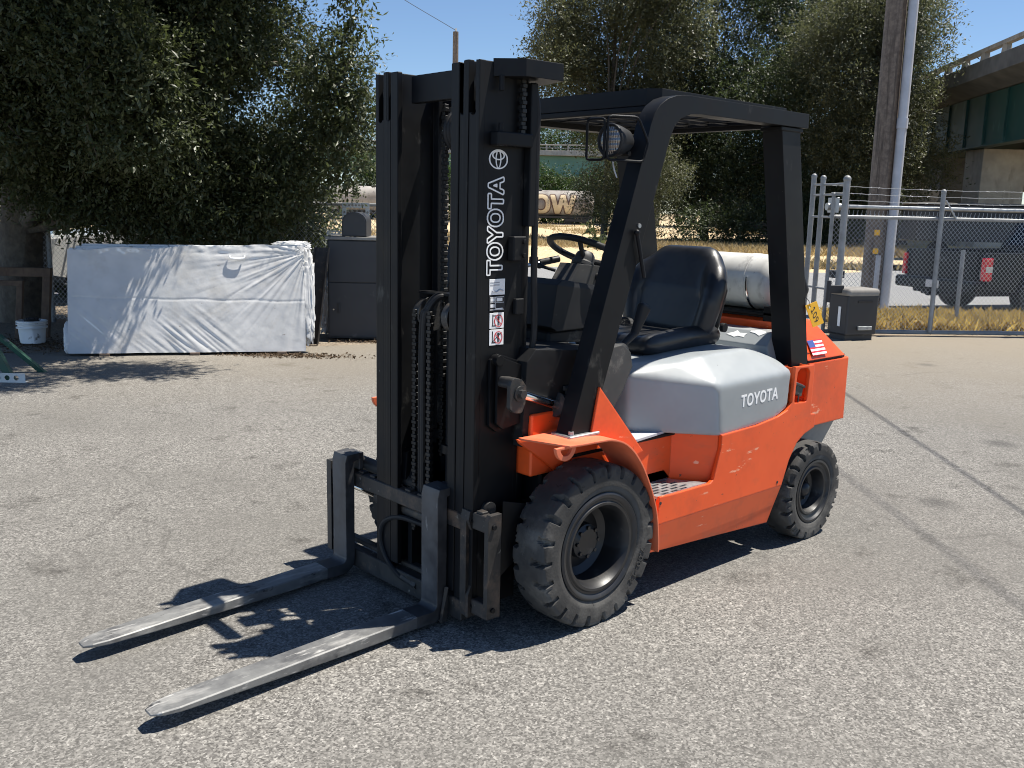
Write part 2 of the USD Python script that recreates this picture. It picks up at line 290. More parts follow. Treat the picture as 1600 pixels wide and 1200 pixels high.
M['pale_steel'] = pbr('pale_painted_steel', (.42, .43, .42), (.52, .52, .5), 8, (.5, .6))
M['tankcar'] = pbr('grimy_tank_car', (.24, .215, .19), (.36, .335, .30), .45, (.55, .7), extra=[((.13, .11, .10), .5, .5, .66, (1, 1, .5)), ((.10, .085, .08), 2.2, .58, .68, (1, 1, .4))])
M['graffiti'] = pbr('tan_spray_paint', (.52, .41, .25), (.62, .50, .32), 1.0, (.6, .7))
M['graffiti_edge'] = plain('brown_spray_outline', (.10, .055, .04), .7)
M['sack'] = pbr('pale_plastic_sheet', (.42, .43, .44), (.58, .59, .6), 5, (.35, .5), bump=.3, bscale=14, dist=.01)
M['ceramic'] = plain('white_insulator', (.6, .6, .58), .3)
def leaf_mat(name, dark, mid, light, trans=.25, rough=.45):
    return usdkit.material(stage, LOOK + name, {
        'g': ('geometry', {}), 'r': ('rgb_ramp', {'ramp': [(0, dark), (.55, mid), (1, light)]}),
        'p': ('principled_bsdf', {'roughness': rough}), 't': ('translucent_bsdf', {}), 'h': ('hsv', {'value': 1.5, 'saturation': 1.15}), 'm': ('mix_closure', {'fac': trans})},
        [('g.random_per_island', 'r.fac'), ('r.color', 'p.base_color'), ('r.color', 'h.color'), ('h.color', 't.color'), ('p.BSDF', 'm.closure1'), ('t.BSDF', 'm.closure2')], surface='m.closure')
M['leaf_oak'] = leaf_mat('oak_leaves', (.062, .075, .032), (.128, .138, .066), (.24, .24, .135), .38)
M['leaf_far'] = leaf_mat('grey_green_leaves', (.085, .092, .048), (.15, .155, .088), (.24, .24, .145), .44)
M['leaf_dark'] = leaf_mat('dark_green_leaves', (.045, .060, .026), (.085, .10, .045), (.14, .155, .072), .40)
M['leaf_bright'] = leaf_mat('bright_green_leaves', (.045, .075, .020), (.085, .13, .035), (.15, .20, .06), .35)
M['grass_dry'] = leaf_mat('dry_grass', (.40, .30, .12), (.60, .46, .20), (.74, .60, .32), .4, .7)
M['grass_far'] = leaf_mat('far_dry_grass', (.34, .27, .15), (.50, .40, .23), (.62, .51, .32), .3, .7)
M['litter'] = leaf_mat('dry_leaf_litter', (.10, .065, .035), (.20, .14, .08), (.34, .26, .17), .1, .8)
# ---------------------------------------------------------------- setting: ground, roads
# yard plan: l metres to the right of and d metres away from the foot of the camera
RT2, FW2 = np.array([-0.73569529, 0.67731266]), np.array([-0.67731266, -0.73569529])
def W(l, d, z=0.0):
    p = CAM[:2] + RT2 * l + FW2 * d; return np.array([p[0], p[1], z])
def Wv(a):
    a = np.asarray(a, float); p = CAM[:2] + a[:, :1] * RT2 + a[:, 1:2] * FW2; return np.c_[p, a[:, 2]]
PLAN = math.degrees(math.atan2(RT2[1], RT2[0]))     # rotation of a thing whose local x runs along l and local y along d
def ldmesh(m):   # mesh given in (l, d, z)
    m = m.copy(); m.vertices = Wv(m.vertices)
    return m
def sheet(poly, z):
    v = Wv(np.c_[np.array(poly, float), np.full(len(poly), z)])
    return trimesh.Trimesh(v, [[0, i, i + 1] for i in range(1, len(poly) - 1)], process=False)
def grid_sheet(l0, l1, d0, d1, n, m, z, amp, sc, seed):
    L, D = np.meshgrid(np.linspace(l0, l1, n), np.linspace(d0, d1, m), indexing='ij')
    h = (fbm(np.stack([L / sc, D / sc, np.zeros_like(L)], -1), 4, seed) - .5) * amp
    edge = np.minimum(np.minimum(L - l0, l1 - L), np.minimum(D - d0, d1 - D)); h = np.maximum(h, -.0) * np.clip(edge / 3, 0, 1)
    V = Wv(np.stack([L, D, z + h], -1).reshape(-1, 3)); i, j = np.meshgrid(np.arange(n - 1), np.arange(m - 1), indexing='ij'); k = (i * m + j).reshape(-1)
    return trimesh.Trimesh(V, np.vstack([np.c_[k, k + m, k + m + 1], np.c_[k, k + m + 1, k + 1]]), process=False)
def up_(m):
    if m.face_normals[0][2] < 0: m.faces = m.faces[:, ::-1]
    return m
obj('ground', up_(sheet([(-500, -500), (500, -500), (500, 900), (-500, 900)], -.02)), M['dirt'], smooth=False, kind='structure')
obj('yard_edge', up_(sheet([(-30, 9.4), (-3.2, 10.0), (-1.6, 10.9), (1.5, 11.9), (4.6, 12.4), (30, 14.6), (30, 15.2), (-30, 14.6)], -.008)), M['yard_dirt'], smooth=False, kind='structure')
obj('yard_pavement', up_(sheet([(-30, -30), (30, -30), (30, 14.55), (7.2, 13.15), (4.2, 12.95), (1.6, 12.6), (-1.6, 11.15), (-3.4, 10.25), (-8, 9.3), (-30, 8.2)], 0.0)), M['asphalt'], smooth=False, kind='structure')
obj('road', up_(sheet([(-120, 15.6), (-2, 14.2), (5, 15.2), (120, 30), (120, 48), (8, 29), (-2, 27.4), (-120, 27)], -.012)), M['road'], smooth=False, kind='structure')
obj('field', up_(grid_sheet(-120, 90, 27.5, 126, 160, 90, -.016, .9, 7, 5)), M['dirt'], smooth=True, kind='structure')

# ---------------------------------------------------------------- foliage
def unit(v): return v / np.maximum(np.linalg.norm(v, axis=-1, keepdims=True), 1e-9)
def leaf_mesh(P, D, L, Wd, rng, N=None):
    """one folded two-triangle leaf at each point P with direction D"""
    n = len(P); L = L * (.42 + 1.05 * rng.random(n) ** 1.4)[:, None]; Wd = Wd * rng.uniform(.7, 1.2, n)[:, None]
    s = unit(np.cross(D, rng.normal(size=(n, 3)) if N is None else N + rng.normal(size=(n, 3)) * .42)); nn = np.cross(D, s)
    mid = P + D * L * .48 + nn * L * .05
    V = np.stack([P, mid + s * Wd * .5, P + D * L, mid - s * Wd * .5], 1).reshape(-1, 3)
    k = np.arange(n) * 4
    return trimesh.Trimesh(V, np.vstack([np.c_[k, k + 1, k + 2], np.c_[k, k + 2, k + 3]]), process=False)
def sprays(clumps, per, leaves, slen, L, Wd, rng, droop=.25, inner=.55, fill=.1):
    """clumps: (n, 6) centres and radii in world axes; twigs with leaves set over and inside each ellipsoid"""
    C = np.repeat(clumps[:, :3], per, 0); R = np.repeat(clumps[:, 3:], per, 0); n = len(C)
    if len(clumps) > 12: q = (rng.random(n) < np.repeat(np.clip(clumps[:, 3] / np.median(clumps[:, 3]), .35, 1.6) ** 2 * rng.uniform(.45, 1.0, len(clumps)), per)); C, R, n = C[q], R[q], int(q.sum())
    d = unit(rng.normal(size=(n, 3))); rr = np.where(rng.random(n) < fill, rng.uniform(.1, .6, n), rng.uniform(inner, 1.08, n))[:, None]
    lump = .75 + .5 * fbm((C + d * R) * 1.3, 3, 3)[:, None]
    P = C + d * R * rr * lump
    D = unit(unit(d / R) + rng.normal(size=(n, 3)) * .55 - np.array([0, 0, droop]))
    S = slen * rng.uniform(.5, 1.3, n)
    t = np.tile(np.linspace(.05, 1, leaves), n); P2 = np.repeat(P, leaves, 0); D2 = np.repeat(D, leaves, 0); S2 = np.repeat(S, leaves)[:, None]
    m = len(P2); j = rng.normal(size=(m, 3))
    pos = P2 + D2 * S2 * t[:, None] + j * .10 * S2 - np.array([0, 0, .12]) * S2 * (t ** 2)[:, None]
    ld = unit(D2 * .7 + rng.normal(size=(m, 3)) * .75)
    return leaf_mesh(pos, ld, L, Wd, rng, np.repeat(unit(d * .55 + np.array([0, 0, .8])), leaves, 0)), P, D, S
def tree(name, label, cat_, base, clumps, leafmat, rng, per, leaves, slen, L, Wd, trunk_r, group=None, droop=.25, twigs=0, fill=.1, core=0.0):
    """clumps in (l, d, z, r_l, r_d, r_z); base (l, d)"""
    c = np.array(clumps, float); cw = np.c_[Wv(c[:, :3]), c[:, 3:]]; o = W(*base)
    t = thing(name, label, cat_, o, group=group)
    crown, P, D, S = sprays(cw, per, leaves, slen, L, Wd, rng, droop, fill=fill)
    crown.vertices -= o
    if core:
        c2 = cw.copy(); c2[:, 3:] *= .8
        cm = sprays(c2, 120, 10, .3, core, core * .5, rng, droop, inner=.3)[0]; cm.vertices -= o
        obj('inner_foliage', cm, leafmat, t, smooth=False)
    tw = []
    if twigs:
        k = rng.choice(len(P), twigs, replace=False)
        tw = [tube(np.array([P[i] - D[i] * S[i] * 1.2, P[i] + D[i] * S[i] * .4, P[i] + D[i] * S[i] * .95 - np.array([0, 0, .1 * S[i]])]) - o, np.linspace(.008, .002, 7) * (slen / .35), 4, 3) for i in k]
    top = cw[:, :3].mean(0) - o; ztop = np.percentile(cw[:, 2], 75)
    limbs = [tube([(0, 0, -.3), (top[0] * .12, top[1] * .12, ztop * .3), (top[0] * .5, top[1] * .5, ztop * .62), (top[0] * .9, top[1] * .9, ztop)], np.linspace(trunk_r, trunk_r * .35, 19), 12, 6)]
    for i in rng.choice(len(cw), min(len(cw), 16), replace=False):
        e = (cw[i, :3] - o) * [.8, .8, .86]; s0 = np.array([top[0] * .2, top[1] * .2, min(ztop * .35, e[2] * .8)])
        limbs.append(tube([s0, s0 * .5 + e * .5 + [0, 0, .12 * ztop * (e[2] > ztop * .5)], e], np.linspace(trunk_r * .4, trunk_r * .1, 13), 6, 6))
    obj('trunk', cat(limbs), M['bark'], t, smooth=60)
    if tw: obj('twigs', cat(tw), M['bark'], t, smooth=False, kind='stuff')
    obj('crown', crown, leafmat, t, smooth=False)
    return t
rng = np.random.default_rng(7)
# near oak on the left: its crown hangs over the stacked panels
cl = []
while len(cl) < 190:
    z = rng.uniform(1.45, 6.6); l = rng.uniform(-8.2, -1.9); d = 10.7 + abs(rng.normal(0, 1.15)); r = rng.uniform(.34, .68)
    if d > 14.2: continue
    if l + r > -3.5 + .408 * (z - 1.1) and d - r - .25 < 10.5 + .118 * (z - 1.1): continue      # the right half of the panels stands in the sun
    edge = -1.75 - .25 * math.sin(z * 2.1) - (.30 if z > 3.6 else 0) - max(0, z - 5) * .35 - (0.12 if z < 2.2 else 0)
    if l + r * .9 > edge: continue
    low = 1.38 + .10 * math.sin(l * 3.1) + (.25 if l < -5.6 else 0) + (.62 if l > -2.75 else 0)
    if z - r * .8 < low: continue
    if -5.2 < l < -4.0 and 2.8 < z < 4.2 and d < 11.6: continue          # the deep gap in the middle of the crown
    if -3.6 < l < -2.9 and 2.2 < z < 3.0 and d < 11.2: continue
    cl.append((l, d, z, r, r, r * .8))
for l, d, z in ((-3.05, 11.35, 1.62), (-3.45, 11.3, 1.58), (-3.9, 11.0, 1.66), (-4.35, 11.0, 1.70), (-4.8, 10.9, 1.74), (-5.3, 10.9, 1.9), (-2.75, 11.4, 1.85), (-3.0, 11.4, 2.3), (-3.2, 11.6, 1.5), (-3.7, 11.7, 1.5), (-4.2, 11.7, 1.5), (-4.7, 11.7, 1.55), (-5.2, 11.7, 1.6), (-2.1, 11.4, 2.2), (-2.05, 11.5, 2.7), (-2.15, 11.4, 3.2)):
    cl.append((l, d, z, .42, .42, .34))
for k in range(36):      # boughs reaching out over the panels and the pavement
    l, z = rng.uniform(-7.4, -3.7), rng.uniform(2.2, 4.4); cl.append((l, rng.uniform(9.7, 10.5), z, .42, .36, .30))
for k in range(13): cl.append((rng.uniform(-5.2, -1.6), rng.uniform(8.7, 9.6), rng.uniform(4.3, 5.6), .42, .40, .3))      # high boughs over the pavement
for l, d, z, q in ((-1.92, 11.4, 3.75, .12), (-1.95, 11.4, 4.1, .12), (-1.90, 11.3, 3.35, .15), (-1.95, 11.3, 2.9, .18)): cl.append((l, d, z, q, q, q * .6))
tree('oak_tree', 'big dark oak at the left with its crown hanging over the white wrapped panels', 'tree', (-6.52, 12.6), cl, M['leaf_oak'], rng, 190, 17, .34, .058, .027, .34, droop=.35, twigs=420, core=.085)

tree('hedge', 'dark undergrowth behind the chain link fence, under the oak', 'hedge', (-4.2, 13.6), [(l, d, z, .5, .4, .42) for l in np.arange(-5.1, -2.85, .42) for d in (13.4, 13.9) for z in (.45, 1.05, 1.6)] + [(l, 15.5, z, .6, .5, .5) for l in np.arange(-10.5, -7.4, .55) for z in (.5, 1.2, 1.9)], M['leaf_oak'], rng, 40, 12, .3, .07, .035, .06, core=.09)
# trees beyond the field on the right
def blob(l0, l1, d0, d1, z0, z1, n, r0, r1, seed, shape=None):
    g = np.random.default_rng(seed); out = []
    while len(out) < n:
        l, d, z = g.uniform(l0, l1), g.uniform(d0, d1), g.uniform(z0, z1); r = g.uniform(r0, r1)
        e = ((l - (l0 + l1) / 2) / ((l1 - l0) / 2)) ** 2 + ((z - (z0 + z1) / 2) / ((z1 - z0) / 2)) ** 2
        if e > 1.08: continue
        if shape and not shape(l, d, z, r): continue
        out.append((l, d, z, r, r, r * .8))
    return out
TG = 'trees beyond the field'
tree('broadleaf_tree', 'olive green tree beside the sky gap, right of the mast top', 'tree', (4.6, 50), blob(1.5, 8.6, 47.5, 53, 5.3, 15.5, 62, .8, 1.5, 11), M['leaf_far'], rng, 210, 13, 1.0, .17, .085, .20, TG)
tree('broadleaf_tree', 'dark tall tree rising behind the forklift roof, left of the wooden pole', 'tree', (10.6, 54), blob(6.2, 15.5, 51, 58, .8, 17, 120, .9, 1.7, 12), M['leaf_dark'], rng, 130, 13, 1.0, .18, .09, .26, TG)
tree('broadleaf_tree', 'bushy tree with pale lower branches directly behind the seat and rear roof post', 'tree', (13.6, 49), blob(9.0, 17.0, 47, 52, .4, 9.5, 84, .7, 1.4, 13), M['leaf_dark'], rng, 80, 13, .9, .16, .08, .38, TG)
tree('broadleaf_tree', 'grey green tree behind the wooden utility pole, beside the green overpass', 'tree', (18.0, 46), blob(13.4, 22.6, 44, 48.5, 2.0, 13.2, 135, .8, 1.35, 14, lambda l, d, z, r: l + r < 21.1 - .22 * abs(z - 7.0) and not (l > 17.5 and z < 3.0)), M['leaf_far'], rng, 95, 13, .85, .15, .07, .4, TG)
tree('broadleaf_tree', 'tall dark tree standing behind the grey green one at the upper right', 'tree', (18.4, 55), blob(14.5, 25.2, 53, 58, 8, 19, 70, .9, 1.6, 15, lambda l, d, z, r: l + r < 23.9 - max(0, (12.5 - z)) * .55), M['leaf_dark'], rng, 150, 13, 1.0, .18, .09, .24, TG)
tree('leaning_shrub', 'feathery grey green shrub beside the graffitied tank wagon', 'shrub', (5.4, 46), blob(3.0, 7.6, 44.5, 48, .7, 5.6, 46, .55, 1.0, 16, lambda l, d, z, r: l - r > 2.7 + .25 * max(0, z - 3)), M['leaf_far'], rng, 85, 13, .7, .12, .05, .2, droop=.4)
tree('shrub', 'dark undergrowth shrub at the foot of the trees, behind the gas cylinder', 'shrub', (12.4, 45), blob(8.4, 17.5, 44, 46.5, .2, 2.6, 40, .5, .95, 17), M['leaf_dark'], rng, 80, 13, .6, .13, .07, .15)
# greenery at the far bridge
for k, (l, d, z0, z1, w, lab) in enumerate(((-14, 138, 5, 14.5, 7, 'distant tree behind the far bridge, seen left of the mast'), (-5.5, 142, 5, 14.5, 5.5, 'distant tree behind the far bridge, seen between the mast uprights'), (5.0, 136, 5, 15.0, 5.5, 'bright distant tree behind the far bridge, seen right of the mast'), (12.5, 140, 5, 17, 6, 'distant tree behind the far bridge, half hidden by the work lamp'))):
    tree('distant_tree', lab, 'tree', (l, d), blob(l - w, l + w, d - 3, d + 3, z0, z1, 46, 1.2, 2.1, 30 + k), M['leaf_bright' if k in (1, 2) else 'leaf_far'], rng, 70, 11, 1.6, .34, .18, .4, 'distant trees behind the far bridge')
for k, (l, w, z1, lab) in enumerate(((3.2, 3.4, 6.2, 'bright green bush in front of the far bridge, above the graffiti'), (-7.2, 2.6, 6.0, 'bright green bush in front of the far bridge, seen between the mast uprights'), (9.0, 3.0, 5.6, 'green bush in front of the far bridge, behind the feathery shrub'), (-16.5, 4.0, 6.5, 'green bush in front of the far bridge, left of the mast'))):
    tree('bush', lab, 'bush', (l, 110), blob(l - w, l + w, 108.5, 112, .5, z1, 34, .8, 1.4, 40 + k), M['leaf_bright'], rng, 70, 11, 1.1, .26, .14, .2, 'bushes in front of the far bridge')

# ---------------------------------------------------------------- overpass on the right and far bridge
def lbox(l0, l1, d0, d1, z0, z1, b=.02): return ldmesh(bx(l0, l1, d0, d1, z0, z1, b))
t = thing('overpass', 'dark green steel girder overpass on concrete piers at the right edge', 'bridge', (0, 0, 0))
def along(d): return 17.1 + .098 * d      # left face of the outer girder
def run(profile, d0, d1):                 # profile (offset from the girder face, z) swept along the bridge
    p = np.array(profile, float); n = len(p); V = []
    for d in (d0, d1): V += [(along(d) + a, d, z) for a, z in p]
    i = np.arange(n); j = (i + 1) % n
    F = np.vstack([np.c_[i, j, j + n], np.c_[i, j + n, i + n]]); cap = [[0, k + 1, k] for k in range(1, n - 1)] + [[n, n + k, n + k + 1] for k in range(1, n - 1)]
    m = trimesh.Trimesh(Wv(V), np.vstack([F, cap]), process=False); m.fix_normals(); return m
for k in range(4):
    obj('girder', cat(run([(k * 2.6, 5.0), (k * 2.6 + .4, 5.0), (k * 2.6 + .4, 7.3), (k * 2.6, 7.3)], 24, 120)), M['girder'], t, smooth=False)
    obj('girder_flange', run([(k * 2.6 - .14, 4.93), (k * 2.6 + .54, 4.93), (k * 2.6 + .54, 4.995), (k * 2.6 - .14, 4.995)], 24, 120), M['girder'], t, smooth=False)
for d in np.arange(26, 60, 2.4): obj('stiffener', ldmesh(bx(along(d) - .10, along(d) - .003, d, d + .03, 5.0, 7.28, .004)), M['girder'], t, smooth=False)
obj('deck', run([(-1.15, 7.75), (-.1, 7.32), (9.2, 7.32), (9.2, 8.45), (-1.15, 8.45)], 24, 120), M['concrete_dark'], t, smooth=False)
obj('parapet_rail', run([(-1.08, 8.80), (-.80, 8.80), (-.80, 8.98), (-1.08, 8.98)], 24, 120), M['concrete'], t, smooth=False)
for d in np.arange(25, 70, 2.3): obj('parapet_post', ldmesh(hull([(along(d) + a, d + b + s * (z < 8.6) * .12, z) for a in (-1.05, -.83) for b, s in ((0, -1), (.28, 1)) for z in (8.44, 8.82)])), M['concrete'], t, smooth=False)
obj('pier', lbox(along(47) + .35, along(47) + 2.45, 46.2, 48.0, -.5, 4.92), M['concrete'], t, smooth=False)
obj('pier', lbox(along(47) + 5.6, along(47) + 7.8, 46.2, 48.0, -.5, 4.92), M['concrete'], t, smooth=False)
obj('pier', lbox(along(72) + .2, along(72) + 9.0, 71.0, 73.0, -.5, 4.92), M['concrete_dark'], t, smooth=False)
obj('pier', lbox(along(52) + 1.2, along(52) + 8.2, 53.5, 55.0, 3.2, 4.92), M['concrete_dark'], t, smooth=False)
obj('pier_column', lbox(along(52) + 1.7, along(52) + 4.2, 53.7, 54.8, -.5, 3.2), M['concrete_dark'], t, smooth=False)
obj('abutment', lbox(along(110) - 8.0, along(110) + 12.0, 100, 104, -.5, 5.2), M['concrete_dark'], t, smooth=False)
t = thing('far_bridge', 'pale green girder bridge crossing behind the tank wagons', 'bridge', (0, 0, 0))
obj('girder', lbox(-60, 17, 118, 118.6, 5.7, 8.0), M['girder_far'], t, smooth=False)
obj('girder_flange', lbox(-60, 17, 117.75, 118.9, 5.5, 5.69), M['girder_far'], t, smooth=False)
obj('deck', lbox(-60, 17, 117.0, 126, 8.02, 8.62), M['concrete'], t, smooth=False)
obj('railing', cat(lbox(-60, 17, 117.1, 117.22, 9.18, 9.32), lbox(-60, 17, 117.1, 117.16, 8.85, 8.93)), M['concrete'], t, smooth=False)
for l in np.arange(-20, 17, 2.6): obj('railing_post', lbox(l, l + .2, 117.08, 117.24, 8.6, 9.3), M['concrete'], t, smooth=False)
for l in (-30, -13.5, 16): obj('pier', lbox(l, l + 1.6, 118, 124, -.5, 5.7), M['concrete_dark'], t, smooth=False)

# ---------------------------------------------------------------- tank wagons on the far track
def wagon(label, l0, l1):
    t = thing('tank_wagon', label, 'rail wagon', W((l0 + l1) / 2, 104), PLAN, group='tank wagons on the far track')
    h = (l1 - l0) / 2; R = 1.36; zc_ = 2.28
    a = np.linspace(0, PI / 2, 7); prof = [(1e-3, -h)] + [(R * math.sin(x), -h + .55 * (1 - math.cos(x))) for x in a[1:]] + [(R * math.cos(x), h - .55 + .55 * math.sin(x)) for x in a]
    m = lathe(prof, 40, 'x', (0, 0, zc_)); m.fix_normals(); obj('tank', m, M['tankcar'], t, smooth=40)
    obj('band', cat([lathe([(R + .012, x - .06), (R + .012, x + .06)], 40, 'x', (0, 0, zc_)) for x in np.linspace(-h + .9, h - .9, 4)]), M['tankcar'], t)
    obj('underframe', bx(-h, h, -1.0, 1.0, .70, .95, .02), M['rusty'], t)
    obj('dome', cat(cyl((0, 0, zc_ + R - .1), (0, 0, zc_ + R + .35), .45), bx(-1.4, 1.4, -.5, .5, zc_ + R, zc_ + R + .05)), M['tankcar'], t)
    for s in (-1, 1):
        for k in (-.9, .9):
            obj('wheel', lathe([(.05, -1.0), (.42, -1.0), (.42, -.88), (.05, -.88)], 24, 'y', (s * (h - 1.9) + k, 0, .43)), M['rusty'], t)
        obj('bogie', bx(s * (h - 1.9) - 1.3, s * (h - 1.9) + 1.3, -1.12, -1.0, .35, .68, .03), M['rusty'], t)
    return t, R, zc_
wagon('grimy tank wagon whose rounded end shows between the mast uprights', -21.0, -7.3)
t, R, zc_ = wagon('grimy tank wagon with big tan graffiti letters, right of the mast', -5.7, 8.4)
def wrapped(poly, x0, dz, off, depth):
    m = extr(poly, depth)
    for _ in range(3):
        v, f = trimesh.remesh.subdivide(m.vertices, m.faces); m = trimesh.Trimesh(v, f, process=False)
    x, s, k = m.vertices[:, 0] + x0, m.vertices[:, 1] + dz, m.vertices[:, 2] + off
    m.vertices = np.stack([x, -np.cos(s / R) * (R + k), zc_ + np.sin(s / R) * (R + k)], 1); return m
g = affinity.scale(text_poly('LOW', 1.95, True).buffer(.11), 1.0, 1.0, origin=(0, 0))
c0 = 1.0 - 2.3
obj('graffiti', wrapped(g, c0, -1.12, .006, .006), M['graffiti'], t, smooth=False)
obj('graffiti_outline', wrapped(g.boundary.buffer(.055), c0, -1.12, .014, .006), M['graffiti_edge'], t, smooth=False)
obj('railway_track', cat(lbox(-80, 60, 103.25, 103.32, .08, .2, .005), lbox(-80, 60, 104.68, 104.75, .08, .2, .005)), M['rusty'], smooth=False, label='rusty railway track under the tank wagons', category='railway track')
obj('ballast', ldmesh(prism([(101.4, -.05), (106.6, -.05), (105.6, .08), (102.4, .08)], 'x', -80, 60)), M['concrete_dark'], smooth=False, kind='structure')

# ---------------------------------------------------------------- dry grass, weeds, leaf litter
def tufts(pts, n, h, spread, rng, w=.006, flop=.45):
    P = np.repeat(np.asarray(pts, float), n, 0); m = len(P)
    P = P + np.c_[rng.normal(0, spread, (m, 2)), np.zeros(m)]; D = unit(np.c_[rng.normal(0, flop, (m, 2)), np.ones(m)])
    H = (h * rng.uniform(.4, 1.2, m))[:, None]; s = unit(np.cross(D, rng.normal(size=(m, 3)))); bend = np.c_[rng.normal(0, .25, (m, 2)), -np.abs(rng.normal(0, .2, m))]
    V = np.stack([P - s * w, P + s * w, P + D * H * .6, P + D * H + bend * H * .5], 1).reshape(-1, 3); k = np.arange(m) * 4
    return trimesh.Trimesh(V, np.vstack([np.c_[k, k + 1, k + 2], np.c_[k, k + 2, k + 3]]), process=False)
pts = Wv(np.c_[rng.uniform(4.9, 9.5, 900), rng.uniform(13.55, 15.0, 900), np.full(900, -.01)])
obj('dry_grass', tufts(pts, 26, .27, .06, rng, .004), M['grass_dry'], smooth=False, kind='stuff', label='dry yellow grass strip behind the sliding gate', category='grass')
fd = 30 + 75 * rng.random(5200) ** 1.3; fl = rng.uniform(-.45, .62, 5200) * fd
keep = fbm(np.c_[fl / 6, fd / 9, fd * 0], 3, 9) > .49
obj('field_grass', tufts(Wv(np.c_[fl, fd, np.full(5200, -.02)])[keep], 26, .30, .55, rng, .035, .6), M['grass_far'], smooth=False, kind='stuff', label='dry yellow grass in tufts across the far field', category='grass')
fl = rng.uniform(-2, 26, 1500); fd = rng.uniform(38, 44.5, 1500) + .12 * fl
obj('verge_grass', tufts(Wv(np.c_[fl, fd, np.full(1500, -.02)]), 24, .42, .5, rng, .025, .5), M['grass_far'], smooth=False, kind='stuff', label='long dry grass along the foot of the trees', category='grass')
lp = np.vstack([np.c_[rng.normal(-2.45, .35, 900), rng.normal(10.08, .08, 900)], np.c_[rng.uniform(-2.2, -1.2, 500), rng.normal(11.3, .06, 500)], np.c_[rng.uniform(-8.5, -4.85, 3200), rng.normal(10.45, .30, 3200)]])
lp = np.c_[lp, np.full(len(lp), .006)]
obj('leaf_litter', leaf_mesh(Wv(lp), unit(np.c_[rng.normal(size=(len(lp), 2)), rng.uniform(0, .35, len(lp))]), .034, .020, rng), M['litter'], smooth=False, kind='stuff', label='dry fallen leaves scattered below the oak', category='leaf litter')
t = thing('weed', 'small dark leafy weed standing alone in the dry field beyond the steering wheel', 'weed', W(3.1, 36.0, 0))
st, lv = [], []
for k in range(9):
    a = k * 2.4; e = np.array([math.cos(a) * .55, math.sin(a) * .55, .45 + .35 * (k % 3)]); st.append(tube([(0, 0, 0), e * [.4, .4, .6], e], .012, 5, 4))
    lv.append((e, a))
obj('stem', cat(st), M['leaf_dark'], t)
P_ = np.vstack([np.repeat([e], 9, 0) * rng.uniform(.4, 1.05, (9, 1)) for e, a in lv])
obj('foliage', leaf_mesh(P_, unit(rng.normal(size=(len(P_), 3)) + [0, 0, .3]), .34, .16, rng), M['leaf_dark'], t, smooth=False)

# ---------------------------------------------------------------- poles and cables
t = thing('utility_pole', 'old wooden utility pole with a grey conduit, behind the sliding gate', 'utility pole', W(5.98, 15.9))
o = W(5.98, 15.9); e1 = W(5.93, 15.9, 10.5) - o
obj('pole', tube([(0, 0, -.3), e1 * .5 + [0, 0, 0], e1], np.linspace(.185, .135, 13), 20, 6), M['wood'], t, smooth=50)
ct = lambda l, d, z: W(l, d, z) - o
obj('conduit', tube([ct(6.13, 15.70, -.2), ct(6.165, 15.74, 3.3), ct(6.17, 15.76, 10.4)], .075, 16, 6), M['pipe_grey'], t, smooth=50)
obj('conduit_coupling', cyl(ct(6.164, 15.739, 3.02), ct(6.166, 15.741, 3.18), .088), M['pipe_grey'], t)
for z, c_, nm in ((1.32, 'yellow', 'pole_tag'), (1.02, 'yellow', 'pole_tag')): obj(nm, ldmesh(bx(5.86, 5.95, 15.69, 15.70, z, z + .09)).apply_translation(-o), M[c_], t)
obj('guy_guard', tube([ct(5.93, 15.62, 0), ct(5.95, 15.66, 1.0)], .040, 10, 2, False), M['pipe_grey'], t)
t = thing('distant_pole', 'weathered wooden pole whose tip shows above the left mast upright', 'utility pole', W(-2.46, 38.0))
obj('pole', cyl((0, 0, 0), (0, 0, 8.2), .15, 14, .105), M['wood'], t)
obj('insulator', cyl((0, 0, 8.2), (0, 0, 8.32), .04, 8), M['ceramic'], t)
def cable(label, P, r): obj('power_cable', tube(P, r, 6, 8), M['rubber'], label=label, category='cable')
cable('thin overhead cable crossing the sky left of the mast', [W(-12.4, 37.5, 14.0), W(-5.5, 37.8, 9.9), W(-2.46, 38.0, 8.25)], .011)
cable('thin overhead cable slanting down above the overpass at the upper right', [W(20.4, 40.0, 12.4), W(21.7, 40.3, 10.4), W(23.6, 41, 7.8)], .013)
for k, (a, b) in enumerate((((-5.361, -1.227), (-2.929, 1.116)), ((-2.69, .268), (-1.521, 1.617)))):
    a, b = np.array(a), np.array(b); u_ = (b - a) / np.linalg.norm(b - a); h = 9.0 if k else 6.0; sh = np.array([-.38, .185]) * h
    P = [np.r_[a + u_ * s + sh, h + .0012 * (s - 4) ** 2] for s in np.linspace(-7 if k else -9, 22, 12)]
    cable(('upper' if k == 0 else 'lower') + ' of the two cables whose soft shadows cross the pavement right of the forklift', P, .0085 if k else .011)

